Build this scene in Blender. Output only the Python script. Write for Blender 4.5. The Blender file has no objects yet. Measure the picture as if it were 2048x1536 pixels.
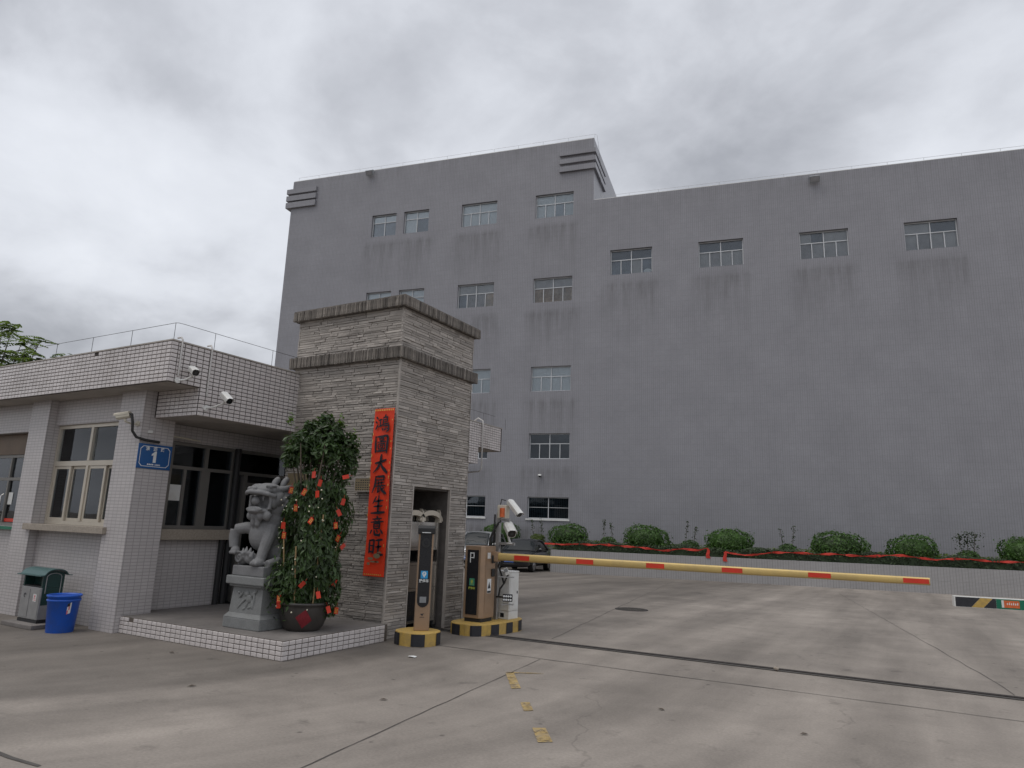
import bpy, bmesh, math, random
from mathutils import Vector, Matrix, Quaternion
RND = random.Random(11)
PI = math.pi
scene = bpy.context.scene
COL = scene.collection

# ------------------------------------------------------------------ camera
# World frame: X along the guardhouse front, Y into the yard, Z up; metres.
def camera():
    pitch, roll, yaw = math.radians(11.6028781), math.radians(1.94777103), math.radians(29.67391033)
    fw = Vector((0, math.cos(pitch), math.sin(pitch)))
    up = Vector((0, -math.sin(pitch), math.cos(pitch)))
    rt = Vector((1, 0, 0))
    r2 = math.cos(roll)*rt + math.sin(roll)*up
    u2 = -math.sin(roll)*rt + math.cos(roll)*up
    M = Matrix((r2, u2, -fw)).transposed()
    M = Matrix.Rotation(yaw, 3, 'Z') @ M
    cd = bpy.data.cameras.new('camera')
    cd.sensor_width = 36.0; cd.lens = 24.146; cd.clip_start = 0.05; cd.clip_end = 3000
    co = bpy.data.objects.new('camera', cd); COL.objects.link(co)
    co.matrix_world = Matrix.Translation((0, 0, 1.6)) @ M.to_4x4()
    scene.camera = co
camera()

# ------------------------------------------------------------------ sky and sun
SUN_EL, SUN_AZ = math.radians(66), math.radians(215)     # azimuth from +Y, clockwise
def world():
    w = bpy.data.worlds.new('World'); scene.world = w; w.use_nodes = True
    nt = w.node_tree; nt.nodes.clear(); N = nt.nodes.new; L = nt.links.new
    out = N('ShaderNodeOutputWorld')
    sky = N('ShaderNodeTexSky'); sky.sky_type = 'NISHITA'; sky.sun_disc = False
    sky.sun_elevation = SUN_EL; sky.sun_rotation = SUN_AZ
    sky.air_density = 1.5; sky.dust_density = 4.0
    b1 = N('ShaderNodeBackground'); b1.inputs[1].default_value = 0.09
    L(sky.outputs[0], b1.inputs[0])
    tc = N('ShaderNodeTexCoord')
    sep = N('ShaderNodeSeparateXYZ'); L(tc.outputs['Generated'], sep.inputs[0])
    zz = N('ShaderNodeMath'); zz.operation = 'MAXIMUM'; L(sep.outputs[2], zz.inputs[0]); zz.inputs[1].default_value = 0.0
    za = N('ShaderNodeMath'); za.operation = 'ADD'; L(zz.outputs[0], za.inputs[0]); za.inputs[1].default_value = 0.32
    dx = N('ShaderNodeMath'); dx.operation = 'DIVIDE'; L(sep.outputs[0], dx.inputs[0]); L(za.outputs[0], dx.inputs[1])
    dy = N('ShaderNodeMath'); dy.operation = 'DIVIDE'; L(sep.outputs[1], dy.inputs[0]); L(za.outputs[0], dy.inputs[1])
    cm = N('ShaderNodeCombineXYZ'); L(dx.outputs[0], cm.inputs[0]); L(dy.outputs[0], cm.inputs[1]); cm.inputs[2].default_value = 1.1
    def noi(scale, det, ro, dist, off, st=(1, 1, 1)):
        mp = N('ShaderNodeMapping'); mp.inputs['Location'].default_value = off; mp.inputs['Scale'].default_value = st; mp.inputs['Rotation'].default_value = (0, 0, 0.5)
        L(cm.outputs[0], mp.inputs[0])
        n = N('ShaderNodeTexNoise'); n.inputs['Scale'].default_value = scale; n.inputs['Detail'].default_value = det
        n.inputs['Roughness'].default_value = ro; n.inputs['Distortion'].default_value = dist; L(mp.outputs[0], n.inputs['Vector']); return n.outputs[0]
    A_ = noi(1.15, 6, 0.46, 0.25, (3.1, 0.4, 0), (1, 1.1, 1)); B_ = noi(3.0, 6, 0.55, 0.2, (7.0, 2.2, 0), (1, 1.1, 1))
    mx = N('ShaderNodeMix'); mx.data_type = 'FLOAT'; mx.inputs[0].default_value = 0.42; L(A_, mx.inputs[2]); L(B_, mx.inputs[3])
    cr = N('ShaderNodeValToRGB'); L(mx.outputs[0], cr.inputs[0])
    e = cr.color_ramp; e.interpolation = 'B_SPLINE'
    e.elements[0].position = 0.33; e.elements[0].color = (0.27, 0.28, 0.31, 1)
    e.elements[1].position = 0.66; e.elements[1].color = (0.71, 0.73, 0.775, 1)
    m = e.elements.new(0.45); m.color = (0.50, 0.515, 0.555, 1)
    m = e.elements.new(0.53); m.color = (0.60, 0.62, 0.665, 1)
    b2 = N('ShaderNodeBackground'); b2.inputs[1].default_value = 1.0; L(cr.outputs[0], b2.inputs[0])
    ms = N('ShaderNodeMixShader'); ms.inputs[0].default_value = 0.93
    L(b1.outputs[0], ms.inputs[1]); L(b2.outputs[0], ms.inputs[2]); L(ms.outputs[0], out.inputs[0])
world()
def sun():
    d = bpy.data.lights.new('sun', 'SUN'); d.energy = 0.95; d.angle = math.radians(40); d.color = (1.0, 0.96, 0.9)
    o = bpy.data.objects.new('sun', d); COL.objects.link(o)
    src = Vector((math.sin(SUN_AZ)*math.cos(SUN_EL), math.cos(SUN_AZ)*math.cos(SUN_EL), math.sin(SUN_EL)))
    o.rotation_euler = src.to_track_quat('Z', 'Y').to_euler(); o.location = (0, 0, 40)
sun()
scene.view_settings.view_transform = 'Standard'; scene.view_settings.look = 'None'
scene.view_settings.exposure = 0.36; scene.view_settings.gamma = 1.0
scene.view_settings.use_curve_mapping = False
scene.render.engine = 'CYCLES'
scene.cycles.use_denoising = True
scene.cycles.max_bounces = 6

# ------------------------------------------------------------------ materials
def pmat(name, base, rough=0.6, metal=0.0, var=0.10, scale=2.0, bump=0.0, bscale=30.0, island=0.0, objrnd=0.0,
         spec=0.5, dirt=None, dscale=1.2, damt=0.0, trans=0.0, coat=0.0, stretch=None):
    m = bpy.data.materials.new(name); m.use_nodes = True
    nt = m.node_tree; N = nt.nodes.new; L = nt.links.new
    b = nt.nodes['Principled BSDF']
    b.inputs['Roughness'].default_value = rough; b.inputs['Metallic'].default_value = metal
    b.inputs['Specular IOR Level'].default_value = spec
    b.inputs['Coat Weight'].default_value = coat
    if trans: b.inputs['Transmission Weight'].default_value = trans
    tc = N('ShaderNodeTexCoord'); vec = tc.outputs['Object']
    if stretch:
        mp = N('ShaderNodeMapping'); mp.inputs['Scale'].default_value = stretch; L(vec, mp.inputs[0]); vec = mp.outputs[0]
    n = N('ShaderNodeTexNoise'); n.inputs['Scale'].default_value = scale; n.inputs['Detail'].default_value = 6; n.inputs['Roughness'].default_value = 0.62
    L(vec, n.inputs['Vector'])
    mr = N('ShaderNodeMapRange'); mr.inputs[1].default_value = 0.3; mr.inputs[2].default_value = 0.7
    mr.inputs[3].default_value = 1-var; mr.inputs[4].default_value = 1+var; L(n.outputs[0], mr.inputs[0])
    val = mr.outputs[0]
    def mul(a, sock):
        q = N('ShaderNodeMath'); q.operation = 'MULTIPLY'; L(a, q.inputs[0]); L(sock, q.inputs[1]); return q.outputs[0]
    if island:
        g = N('ShaderNodeNewGeometry'); r = N('ShaderNodeMapRange'); L(g.outputs['Random Per Island'], r.inputs[0])
        r.inputs[3].default_value = 1-island; r.inputs[4].default_value = 1+island; val = mul(val, r.outputs[0])
    if objrnd:
        g = N('ShaderNodeObjectInfo'); r = N('ShaderNodeMapRange'); L(g.outputs['Random'], r.inputs[0])
        r.inputs[3].default_value = 1-objrnd; r.inputs[4].default_value = 1+objrnd; val = mul(val, r.outputs[0])
    sc = N('ShaderNodeVectorMath'); sc.operation = 'SCALE'; sc.inputs[0].default_value = base[:3]; L(val, sc.inputs['Scale'])
    col = sc.outputs[0]
    if dirt:
        dn = N('ShaderNodeTexNoise'); dn.inputs['Scale'].default_value = dscale; dn.inputs['Detail'].default_value = 7; dn.inputs['Roughness'].default_value = 0.7
        L(tc.outputs['Object'], dn.inputs['Vector'])
        dr = N('ShaderNodeMapRange'); dr.inputs[1].default_value = 0.45; dr.inputs[2].default_value = 0.75; dr.inputs[4].default_value = damt
        L(dn.outputs[0], dr.inputs[0])
        mx = N('ShaderNodeMix'); mx.data_type = 'RGBA'; L(dr.outputs[0], mx.inputs[0]); L(col, mx.inputs[6]); mx.inputs[7].default_value = (*dirt, 1)
        col = mx.outputs[2]
    L(col, b.inputs['Base Color'])
    if bump:
        bn = N('ShaderNodeTexNoise'); bn.inputs['Scale'].default_value = bscale; bn.inputs['Detail'].default_value = 5; L(vec, bn.inputs['Vector'])
        bp = N('ShaderNodeBump'); bp.inputs['Strength'].default_value = bump; bp.inputs['Distance'].default_value = 0.02
        L(bn.outputs[0], bp.inputs['Height']); L(bp.outputs[0], b.inputs['Normal'])
    return m

def tilewall(name, c1, c2, mortar, bw, rh, ms, stain=False, rough=0.35, bump=0.25, sheet=None):
    m = bpy.data.materials.new(name); m.use_nodes = True
    nt = m.node_tree; N = nt.nodes.new; L = nt.links.new
    b = nt.nodes['Principled BSDF']; b.inputs['Roughness'].default_value = rough; b.inputs['Specular IOR Level'].default_value = 0.35
    tc = N('ShaderNodeTexCoord'); sp = N('ShaderNodeSeparateXYZ'); L(tc.outputs['Object'], sp.inputs[0])
    ad = N('ShaderNodeMath'); ad.operation = 'ADD'; L(sp.outputs[0], ad.inputs[0]); L(sp.outputs[1], ad.inputs[1])
    cb = N('ShaderNodeCombineXYZ'); L(ad.outputs[0], cb.inputs[0]); L(sp.outputs[2], cb.inputs[1])
    br = N('ShaderNodeTexBrick'); br.offset = 0.0; br.squash = 1.0
    br.inputs['Scale'].default_value = 1.0; br.inputs['Brick Width'].default_value = bw; br.inputs['Row Height'].default_value = rh
    br.inputs['Mortar Size'].default_value = ms; br.inputs['Mortar Smooth'].default_value = 0.2; br.inputs['Bias'].default_value = 0.0
    br.inputs['Color1'].default_value = (*c1, 1); br.inputs['Color2'].default_value = (*c2, 1); br.inputs['Mortar'].default_value = (*mortar, 1)
    L(cb.outputs[0], br.inputs['Vector'])
    col = br.outputs['Color']
    if sheet:
        b2 = N('ShaderNodeTexBrick'); b2.offset = 0.0; b2.inputs['Scale'].default_value = 1.0
        b2.inputs['Brick Width'].default_value = sheet[0]; b2.inputs['Row Height'].default_value = sheet[1]; b2.inputs['Mortar Size'].default_value = sheet[2]
        b2.inputs['Mortar Smooth'].default_value = 0.3
        b2.inputs['Color1'].default_value = (1.02, 1.02, 1.02, 1); b2.inputs['Color2'].default_value = (0.985, 0.985, 0.985, 1); b2.inputs['Mortar'].default_value = (sheet[3],)*3+(1,)
        L(cb.outputs[0], b2.inputs['Vector'])
        mm = N('ShaderNodeMix'); mm.data_type = 'RGBA'; mm.blend_type = 'MULTIPLY'; mm.inputs[0].default_value = 1.0
        L(col, mm.inputs[6]); L(b2.outputs[0], mm.inputs[7]); col = mm.outputs[2]
    n = N('ShaderNodeTexNoise'); n.inputs['Scale'].default_value = 0.55; n.inputs['Detail'].default_value = 8; n.inputs['Roughness'].default_value = 0.65
    L(cb.outputs[0], n.inputs['Vector'])
    mr = N('ShaderNodeMapRange'); mr.inputs[1].default_value = 0.3; mr.inputs[2].default_value = 0.7; mr.inputs[3].default_value = 0.91; mr.inputs[4].default_value = 1.07
    L(n.outputs[0], mr.inputs[0])
    sc = N('ShaderNodeVectorMath'); sc.operation = 'SCALE'; L(col, sc.inputs[0]); L(mr.outputs[0], sc.inputs['Scale']); col = sc.outputs[0]
    if stain:
        at = N('ShaderNodeAttribute'); at.attribute_name = 'stain'
        mp = N('ShaderNodeMapping'); mp.inputs['Scale'].default_value = (1.8, 0.16, 1); L(cb.outputs[0], mp.inputs[0])
        sn = N('ShaderNodeTexNoise'); sn.inputs['Scale'].default_value = 1.6; sn.inputs['Detail'].default_value = 6; sn.inputs['Roughness'].default_value = 0.7
        L(mp.outputs[0], sn.inputs['Vector'])
        s2 = N('ShaderNodeMapRange'); s2.inputs[1].default_value = 0.36; s2.inputs[2].default_value = 0.68; s2.inputs[3].default_value = 0.0; s2.inputs[4].default_value = 0.85
        L(sn.outputs[0], s2.inputs[0])
        mu = N('ShaderNodeMath'); mu.operation = 'MULTIPLY'; L(at.outputs['Fac'], mu.inputs[0]); L(s2.outputs[0], mu.inputs[1])
        mx = N('ShaderNodeMix'); mx.data_type = 'RGBA'; L(mu.outputs[0], mx.inputs[0]); L(col, mx.inputs[6]); mx.inputs[7].default_value = (0.075, 0.07, 0.068, 1)
        col = mx.outputs[2]
    L(col, b.inputs['Base Color'])
    if bump:
        bp = N('ShaderNodeBump'); bp.inputs['Strength'].default_value = bump; bp.inputs['Distance'].default_value = 0.006; bp.invert = True
        L(br.outputs['Fac'], bp.inputs['Height']); L(bp.outputs[0], b.inputs['Normal'])
    return m

def glassmat(name, tint=(0.93, 0.945, 0.95), dark=0.35, ior=1.5):
    m = bpy.data.materials.new(name); m.use_nodes = True
    nt = m.node_tree; nt.nodes.clear(); N = nt.nodes.new; L = nt.links.new
    o = N('ShaderNodeOutputMaterial'); t = N('ShaderNodeBsdfTransparent'); t.inputs[0].default_value = (*tint, 1)
    g = N('ShaderNodeBsdfGlossy'); g.inputs['Roughness'].default_value = 0.015; g.inputs[0].default_value = (0.9, 0.93, 0.97, 1)
    f = N('ShaderNodeFresnel'); f.inputs[0].default_value = ior
    tc = N('ShaderNodeTexCoord'); n = N('ShaderNodeTexNoise'); n.inputs['Scale'].default_value = 1.1; n.inputs['Detail'].default_value = 2
    L(tc.outputs['Object'], n.inputs['Vector'])
    bp = N('ShaderNodeBump'); bp.inputs['Strength'].default_value = 0.05; bp.inputs['Distance'].default_value = 0.05; L(n.outputs[0], bp.inputs['Height'])
    L(bp.outputs[0], g.inputs['Normal'])
    ms = N('ShaderNodeMixShader'); L(f.outputs[0], ms.inputs[0]); L(t.outputs[0], ms.inputs[1]); L(g.outputs[0], ms.inputs[2]); L(ms.outputs[0], o.inputs[0])
    return m

def groundmat():
    m = bpy.data.materials.new('yard_concrete'); m.use_nodes = True
    nt = m.node_tree; N = nt.nodes.new; L = nt.links.new
    b = nt.nodes['Principled BSDF']; b.inputs['Roughness'].default_value = 0.82; b.inputs['Specular IOR Level'].default_value = 0.3
    tc = N('ShaderNodeTexCoord'); v = tc.outputs['Object']
    def noise(scale, det, ro, vec=v, dist=0.0):
        n = N('ShaderNodeTexNoise'); n.inputs['Scale'].default_value = scale; n.inputs['Detail'].default_value = det
        n.inputs['Roughness'].default_value = ro; n.inputs['Distortion'].default_value = dist; L(vec, n.inputs['Vector']); return n.outputs[0]
    def rng(s, a, b_, c, d):
        r = N('ShaderNodeMapRange'); r.inputs[1].default_value = a; r.inputs[2].default_value = b_; r.inputs[3].default_value = c; r.inputs[4].default_value = d
        L(s, r.inputs[0]); return r.outputs[0]
    def op(o, a, b_):
        q = N('ShaderNodeMath'); q.operation = o
        for i, s in enumerate((a, b_)):
            if isinstance(s, (int, float)): q.inputs[i].default_value = s
            else: L(s, q.inputs[i])
        return q.outputs[0]
    sp = N('ShaderNodeSeparateXYZ'); L(v, sp.inputs[0])
    # tyre-polished tracks curving out of the gateway
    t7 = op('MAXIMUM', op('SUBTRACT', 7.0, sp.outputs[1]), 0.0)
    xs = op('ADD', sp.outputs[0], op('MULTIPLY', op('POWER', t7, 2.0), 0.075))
    cv = N('ShaderNodeCombineXYZ'); L(xs, cv.inputs[0]); L(op('MULTIPLY', sp.outputs[1], 0.09), cv.inputs[1])
    trk = noise(1.15, 4, 0.55, cv.outputs[0])
    big = noise(0.22, 6, 0.6); mid = noise(1.3, 7, 0.65, dist=0.4); fine = noise(42, 3, 0.7); blot = noise(3.1, 4, 0.6)
    val = op('MULTIPLY', rng(big, 0.3, 0.7, 0.78, 1.14), rng(mid, 0.3, 0.7, 0.84, 1.10))
    val = op('MULTIPLY', val, rng(fine, 0.3, 0.7, 0.88, 1.12))
    val = op('MULTIPLY', val, rng(op('ADD', xs, op('MULTIPLY', mid, 1.6)), -5.4, -3.3, 0.66, 1.0))  # guardhouse side darker: unpolished dirt plus ambient shade by the platform, both in the colour
    val = op('MULTIPLY', val, rng(trk, 0.35, 0.66, 0.78, 1.22))
    val = op('MULTIPLY', val, rng(blot, 0.62, 0.76, 1.0, 0.66))
    # hairline cracks and small dark specks
    wv = N('ShaderNodeTexNoise'); wv.inputs['Scale'].default_value = 1.1; wv.inputs['Detail'].default_value = 5; L(v, wv.inputs['Vector'])
    wa = N('ShaderNodeVectorMath'); wa.operation = 'MULTIPLY_ADD'; L(wv.outputs['Color'], wa.inputs[0]); wa.inputs[1].default_value = (1.1, 1.1, 0); L(v, wa.inputs[2])
    vo = N('ShaderNodeTexVoronoi'); vo.feature = 'DISTANCE_TO_EDGE'; vo.inputs['Scale'].default_value = 0.33; L(wa.outputs[0], vo.inputs['Vector'])
    crk = rng(vo.outputs['Distance'], 0.0012, 0.0036, 0.82, 1.0); msk = rng(noise(0.5, 3, 0.5), 0.50, 0.56, 0.0, 1.0)
    crk = op('SUBTRACT', 1.0, op('MULTIPLY', op('SUBTRACT', 1.0, crk), msk)); val = op('MULTIPLY', val, crk)
    vs_ = N('ShaderNodeTexVoronoi'); vs_.inputs['Scale'].default_value = 2.6; L(v, vs_.inputs['Vector'])
    val = op('MULTIPLY', val, rng(vs_.outputs['Distance'], 0.035, 0.07, 0.55, 1.0))
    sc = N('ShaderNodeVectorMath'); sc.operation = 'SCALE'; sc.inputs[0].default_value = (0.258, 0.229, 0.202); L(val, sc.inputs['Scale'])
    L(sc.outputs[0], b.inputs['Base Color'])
    bp = N('ShaderNodeBump'); bp.inputs['Strength'].default_value = 0.35; bp.inputs['Distance'].default_value = 0.004
    L(op('ADD', fine, mid), bp.inputs['Height']); L(bp.outputs[0], b.inputs['Normal'])
    return m

MT = {}
def M(k): return MT[k]
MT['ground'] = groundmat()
MT['joint'] = pmat('joint_dark', (0.075, 0.068, 0.062), 0.9, var=0.3, scale=8)
MT['paint_y'] = pmat('worn_yellow_paint', (0.36, 0.255, 0.10), 0.8, var=0.3, scale=9, dirt=(0.24, 0.21, 0.18), dscale=11, damt=1.0)
def wear(m, scale, lo, hi):
    nt = m.node_tree; N = nt.nodes.new; L = nt.links.new
    out = nt.nodes['Material Output']; b = nt.nodes['Principled BSDF']
    tc = N('ShaderNodeTexCoord'); n = N('ShaderNodeTexNoise'); n.inputs['Scale'].default_value = scale; n.inputs['Detail'].default_value = 8; n.inputs['Roughness'].default_value = 0.75
    L(tc.outputs['Object'], n.inputs['Vector']); r = N('ShaderNodeMapRange'); r.inputs[1].default_value = lo; r.inputs[2].default_value = hi; L(n.outputs[0], r.inputs[0])
    t = N('ShaderNodeBsdfTransparent'); ms = N('ShaderNodeMixShader'); L(r.outputs[0], ms.inputs[0]); L(t.outputs[0], ms.inputs[1]); L(b.outputs[0], ms.inputs[2]); L(ms.outputs[0], out.inputs[0])
wear(MT['paint_y'], 7.0, 0.34, 0.50)
def leafy(m, amt=0.35):
    nt = m.node_tree; N = nt.nodes.new; L = nt.links.new
    out = nt.nodes['Material Output']; b = nt.nodes['Principled BSDF']; src = b.inputs['Base Color'].links[0].from_socket
    sc = N('ShaderNodeVectorMath'); sc.operation = 'MULTIPLY'; L(src, sc.inputs[0]); sc.inputs[1].default_value = (1.5, 1.6, 0.9)
    t = N('ShaderNodeBsdfTranslucent'); L(sc.outputs[0], t.inputs[0]); ms = N('ShaderNodeMixShader'); ms.inputs[0].default_value = amt
    L(b.outputs[0], ms.inputs[1]); L(t.outputs[0], ms.inputs[2]); L(ms.outputs[0], out.inputs[0])
MT['facade'] = tilewall('grey_mosaic_facade', (0.300, 0.297, 0.318), (0.280, 0.277, 0.298), (0.205, 0.203, 0.218), 0.105, 0.05, 0.009, stain=True, bump=0.06, sheet=(0.315, 0.30, 0.014, 0.925))
MT['wall_tile'] = tilewall('pale_wall_tile', (0.51, 0.48, 0.476), (0.475, 0.448, 0.444), (0.33, 0.308, 0.303), 0.10, 0.046, 0.005, bump=0.25)
MT['planter_tile'] = tilewall('planter_tile', (0.37, 0.36, 0.36), (0.35, 0.34, 0.34), (0.27, 0.26, 0.255), 0.105, 0.05, 0.010, bump=0.2, sheet=(0.21, 60.0, 0.02, 0.92))
MT['tile'] = pmat('glazed_tile', (0.60, 0.558, 0.545), 0.32, var=0.08, scale=1.1, objrnd=0.06, dirt=(0.26, 0.225, 0.195), dscale=1.8, damt=0.5)
MT['tile_stuff'] = pmat('glazed_tile_many', (0.60, 0.558, 0.545), 0.32, var=0.08, scale=1.1, island=0.06, dirt=(0.26, 0.225, 0.195), dscale=1.8, damt=0.5)
MT['grout'] = pmat('dark_grout', (0.055, 0.045, 0.042), 0.9, var=0.3, scale=6)
MT['bed'] = pmat('mortar_bed', (0.12, 0.10, 0.085), 0.9, var=0.3, scale=12)
MT['soffit'] = pmat('painted_soffit', (0.40, 0.365, 0.33), 0.8, var=0.12, scale=2, dirt=(0.16, 0.14, 0.12), dscale=1.5, damt=0.5)
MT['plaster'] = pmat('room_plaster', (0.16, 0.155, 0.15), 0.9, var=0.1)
MT['plat_top'] = pmat('platform_slab', (0.17, 0.155, 0.145), 0.8, var=0.2, scale=3, bump=0.2, bscale=40)
MT['stone'] = pmat('ledge_stone', (0.395, 0.360, 0.326), 0.85, var=0.13, scale=5, bump=0.4, bscale=36, objrnd=0.20, dirt=(0.10, 0.09, 0.085), dscale=1.4, damt=0.5)
MT['stone_stuff'] = pmat('ledge_stone_many', (0.395, 0.360, 0.326), 0.85, var=0.13, scale=5, bump=0.4, bscale=36, island=0.20, dirt=(0.10, 0.09, 0.085), dscale=1.4, damt=0.5)
MT['coping'] = pmat('weathered_coping', (0.245, 0.218, 0.192), 0.9, var=0.3, scale=7, bump=0.7, bscale=45, objrnd=0.42, dirt=(0.025, 0.024, 0.022), dscale=3.5, damt=0.9)
MT['mortar'] = pmat('stone_mortar', (0.095, 0.085, 0.078), 0.95, var=0.25, scale=9)
MT['granite'] = pmat('granite', (0.185, 0.185, 0.188), 0.72, var=0.10, scale=60, bump=0.12, bscale=120, dirt=(0.09, 0.09, 0.09), dscale=6, damt=0.45)
MT['granite_ped'] = pmat('granite_pedestal', (0.205, 0.21, 0.208), 0.72, var=0.14, scale=70, bump=0.2, bscale=90, dirt=(0.11, 0.11, 0.105), dscale=5, damt=0.5)
MT['sill'] = pmat('sill_granite', (0.33, 0.285, 0.235), 0.6, var=0.2, scale=40)
MT['alu'] = pmat('champagne_aluminium', (0.55, 0.50, 0.42), 0.4, metal=0.35, var=0.06)
MT['alu_d'] = pmat('bronze_grey_aluminium', (0.20, 0.19, 0.175), 0.45, metal=0.3, var=0.08)
MT['darkred'] = pmat('faded_red_paper', (0.20, 0.012, 0.02), 0.6, var=0.2, scale=20)
MT['alu_w'] = pmat('white_aluminium', (0.58, 0.59, 0.60), 0.45, metal=0.15, var=0.06)
MT['glass'] = glassmat('window_glass')
MT['glass_blue'] = glassmat('window_glass_blue', tint=(0.62, 0.67, 0.71), ior=1.55)
MT['blind_w'] = pmat('white_blind', (0.62, 0.66, 0.68), 0.8, var=0.06, scale=3, stretch=(4, 1, 1))
MT['blind_g'] = pmat('grey_film', (0.27, 0.265, 0.275), 0.7, var=0.25, scale=1.4)
MT['blind_b'] = pmat('brown_paper', (0.36, 0.27, 0.20), 0.8, var=0.45, scale=1.7, dirt=(0.34, 0.33, 0.32), dscale=1.3, damt=0.7)
MT['blind_d'] = pmat('dark_room', (0.035, 0.04, 0.042), 0.8, var=0.4, scale=1.5)
MT['blind_blue'] = pmat('blue_grey_film', (0.16, 0.19, 0.23), 0.6, var=0.2, scale=1.2)
MT['blind_g2'] = pmat('pale_grey_film', (0.36, 0.355, 0.36), 0.7, var=0.15, scale=1.4)
MT['blind_dk'] = pmat('dark_blue_glass_film', (0.07, 0.085, 0.11), 0.5, var=0.2, scale=1.2)
MT['blind_blue2'] = pmat('pale_blue_blind', (0.42, 0.47, 0.52), 0.7, var=0.08, scale=1.2)
MT['slat'] = pmat('teal_grey_slat', (0.13, 0.155, 0.155), 0.6, var=0.15)
MT['steel'] = pmat('stainless', (0.60, 0.58, 0.55), 0.22, metal=0.95, var=0.08, scale=4)
MT['steel_d'] = pmat('dull_galvanised', (0.42, 0.42, 0.42), 0.45, metal=0.8, var=0.12, scale=6)
MT['gold'] = pmat('champagne_gold_paint', (0.36, 0.245, 0.16), 0.40, metal=0.4, var=0.07, dirt=(0.22, 0.17, 0.13), dscale=7, damt=0.45)
MT['black'] = pmat('black_plastic', (0.012, 0.013, 0.016), 0.25, var=0.1)
MT['blackm'] = pmat('black_matt', (0.018, 0.018, 0.019), 0.6, var=0.15)
MT['cable'] = pmat('black_cable', (0.02, 0.02, 0.02), 0.55)
MT['white'] = pmat('white_paint', (0.68, 0.68, 0.66), 0.42, var=0.06, dirt=(0.35, 0.31, 0.25), dscale=5, damt=0.35)
MT['offw'] = pmat('yellowed_white_plastic', (0.55, 0.51, 0.42), 0.5, var=0.08)
MT['offw2'] = pmat('dusty_white_pipe', (0.50, 0.48, 0.46), 0.5, var=0.1)
MT['grey_p'] = pmat('grey_plastic', (0.24, 0.25, 0.26), 0.5)
MT['yel'] = pmat('traffic_yellow', (0.50, 0.33, 0.085), 0.65, var=0.15, scale=8, dirt=(0.20, 0.16, 0.10), dscale=9, damt=0.6)
MT['blk'] = pmat('traffic_black', (0.02, 0.021, 0.026), 0.55, var=0.2, scale=8)
MT['armgold'] = pmat('barrier_arm_gold', (0.55, 0.40, 0.15), 0.45, metal=0.2, var=0.08, dirt=(0.33, 0.26, 0.14), dscale=3, damt=0.5, stretch=(.4, 1, 1))
MT['red'] = pmat('reflective_red', (0.58, 0.035, 0.014), 0.5, var=0.12, dirt=(0.35, 0.06, 0.03), dscale=9, damt=0.5)
MT['packet'] = pmat('packet_red', (0.55, 0.035, 0.012), 0.5, var=0.15, objrnd=0.25)
MT['redcloth'] = pmat('red_cloth', (0.52, 0.035, 0.02), 0.7, var=0.2, scale=6)
MT['redpaper'] = pmat('red_paper', (0.70, 0.045, 0.010), 0.5, var=0.08, scale=8)
MT['goldfoil'] = pmat('gold_foil', (0.75, 0.48, 0.12), 0.35, metal=0.4, var=0.25, scale=30)
MT['ink'] = pmat('black_ink', (0.012, 0.014, 0.022), 0.45)
MT['blue_sign'] = pmat('blue_enamel', (0.006, 0.085, 0.27), 0.28, var=0.08)
MT['signw'] = pmat('sign_white', (0.72, 0.74, 0.74), 0.4)
MT['bluebin'] = pmat('blue_plastic', (0.010, 0.095, 0.50), 0.42, var=0.12, dirt=(0.05, 0.09, 0.22), dscale=5, damt=0.5)
MT['green_roof'] = pmat('green_metal_roof', (0.055, 0.115, 0.115), 0.42, var=0.15)
MT['green_p'] = pmat('dark_green_panel', (0.012, 0.045, 0.04), 0.4, var=0.15)
MT['brass'] = pmat('brass_plaque', (0.30, 0.24, 0.15), 0.45, metal=0.5, var=0.12, scale=10)
MT['leaf'] = pmat('citrus_leaf', (0.044, 0.080, 0.024), 0.42, var=0.25, scale=3, island=0.45)
MT['leaf_y'] = pmat('young_leaf', (0.10, 0.17, 0.03), 0.45, island=0.3)
MT['bush'] = pmat('clipped_leaf', (0.048, 0.105, 0.018), 0.5, var=0.25, scale=3, island=0.5)
MT['hedge'] = pmat('hedge_leaf', (0.030, 0.052, 0.018), 0.55, var=0.3, scale=1.5, island=0.5)
MT['cover'] = pmat('ground_cover_leaf', (0.085, 0.125, 0.022), 0.55, var=0.3, scale=1.5, island=0.4)
MT['treeleaf'] = pmat('feathery_leaf', (0.085, 0.12, 0.036), 0.55, var=0.3, island=0.4)
MT['bark'] = pmat('bark', (0.10, 0.08, 0.06), 0.9, var=0.3, scale=8, bump=0.4)
MT['soil'] = pmat('soil', (0.06, 0.045, 0.032), 0.95, var=0.3, scale=10, bump=0.5)
MT['pot'] = pmat('dark_glazed_pot', (0.045, 0.04, 0.036), 0.35, var=0.3, scale=5)
MT['bamboo'] = pmat('bamboo', (0.30, 0.21, 0.10), 0.6, var=0.2, scale=20)
MT['cream'] = pmat('cream_blossom', (0.70, 0.66, 0.5), 0.6)
MT['carblack'] = pmat('black_car_paint', (0.010, 0.011, 0.014), 0.16, var=0.05, coat=0.6)
MT['carsilver'] = pmat('silver_car_paint', (0.45, 0.46, 0.47), 0.28, metal=0.55, var=0.03, coat=0.6)
MT['carglass'] = pmat('car_glass', (0.02, 0.024, 0.026), 0.06, var=0.05, spec=0.8)
MT['chrome'] = pmat('chrome', (0.75, 0.75, 0.76), 0.12, metal=1.0, var=0.02)
MT['rubber'] = pmat('tyre_rubber', (0.016, 0.016, 0.016), 0.75)
MT['lamp'] = pmat('lamp_lens', (0.75, 0.78, 0.80), 0.12, var=0.05)
MT['plateblue'] = pmat('plate_blue', (0.05, 0.13, 0.42), 0.4)
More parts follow.
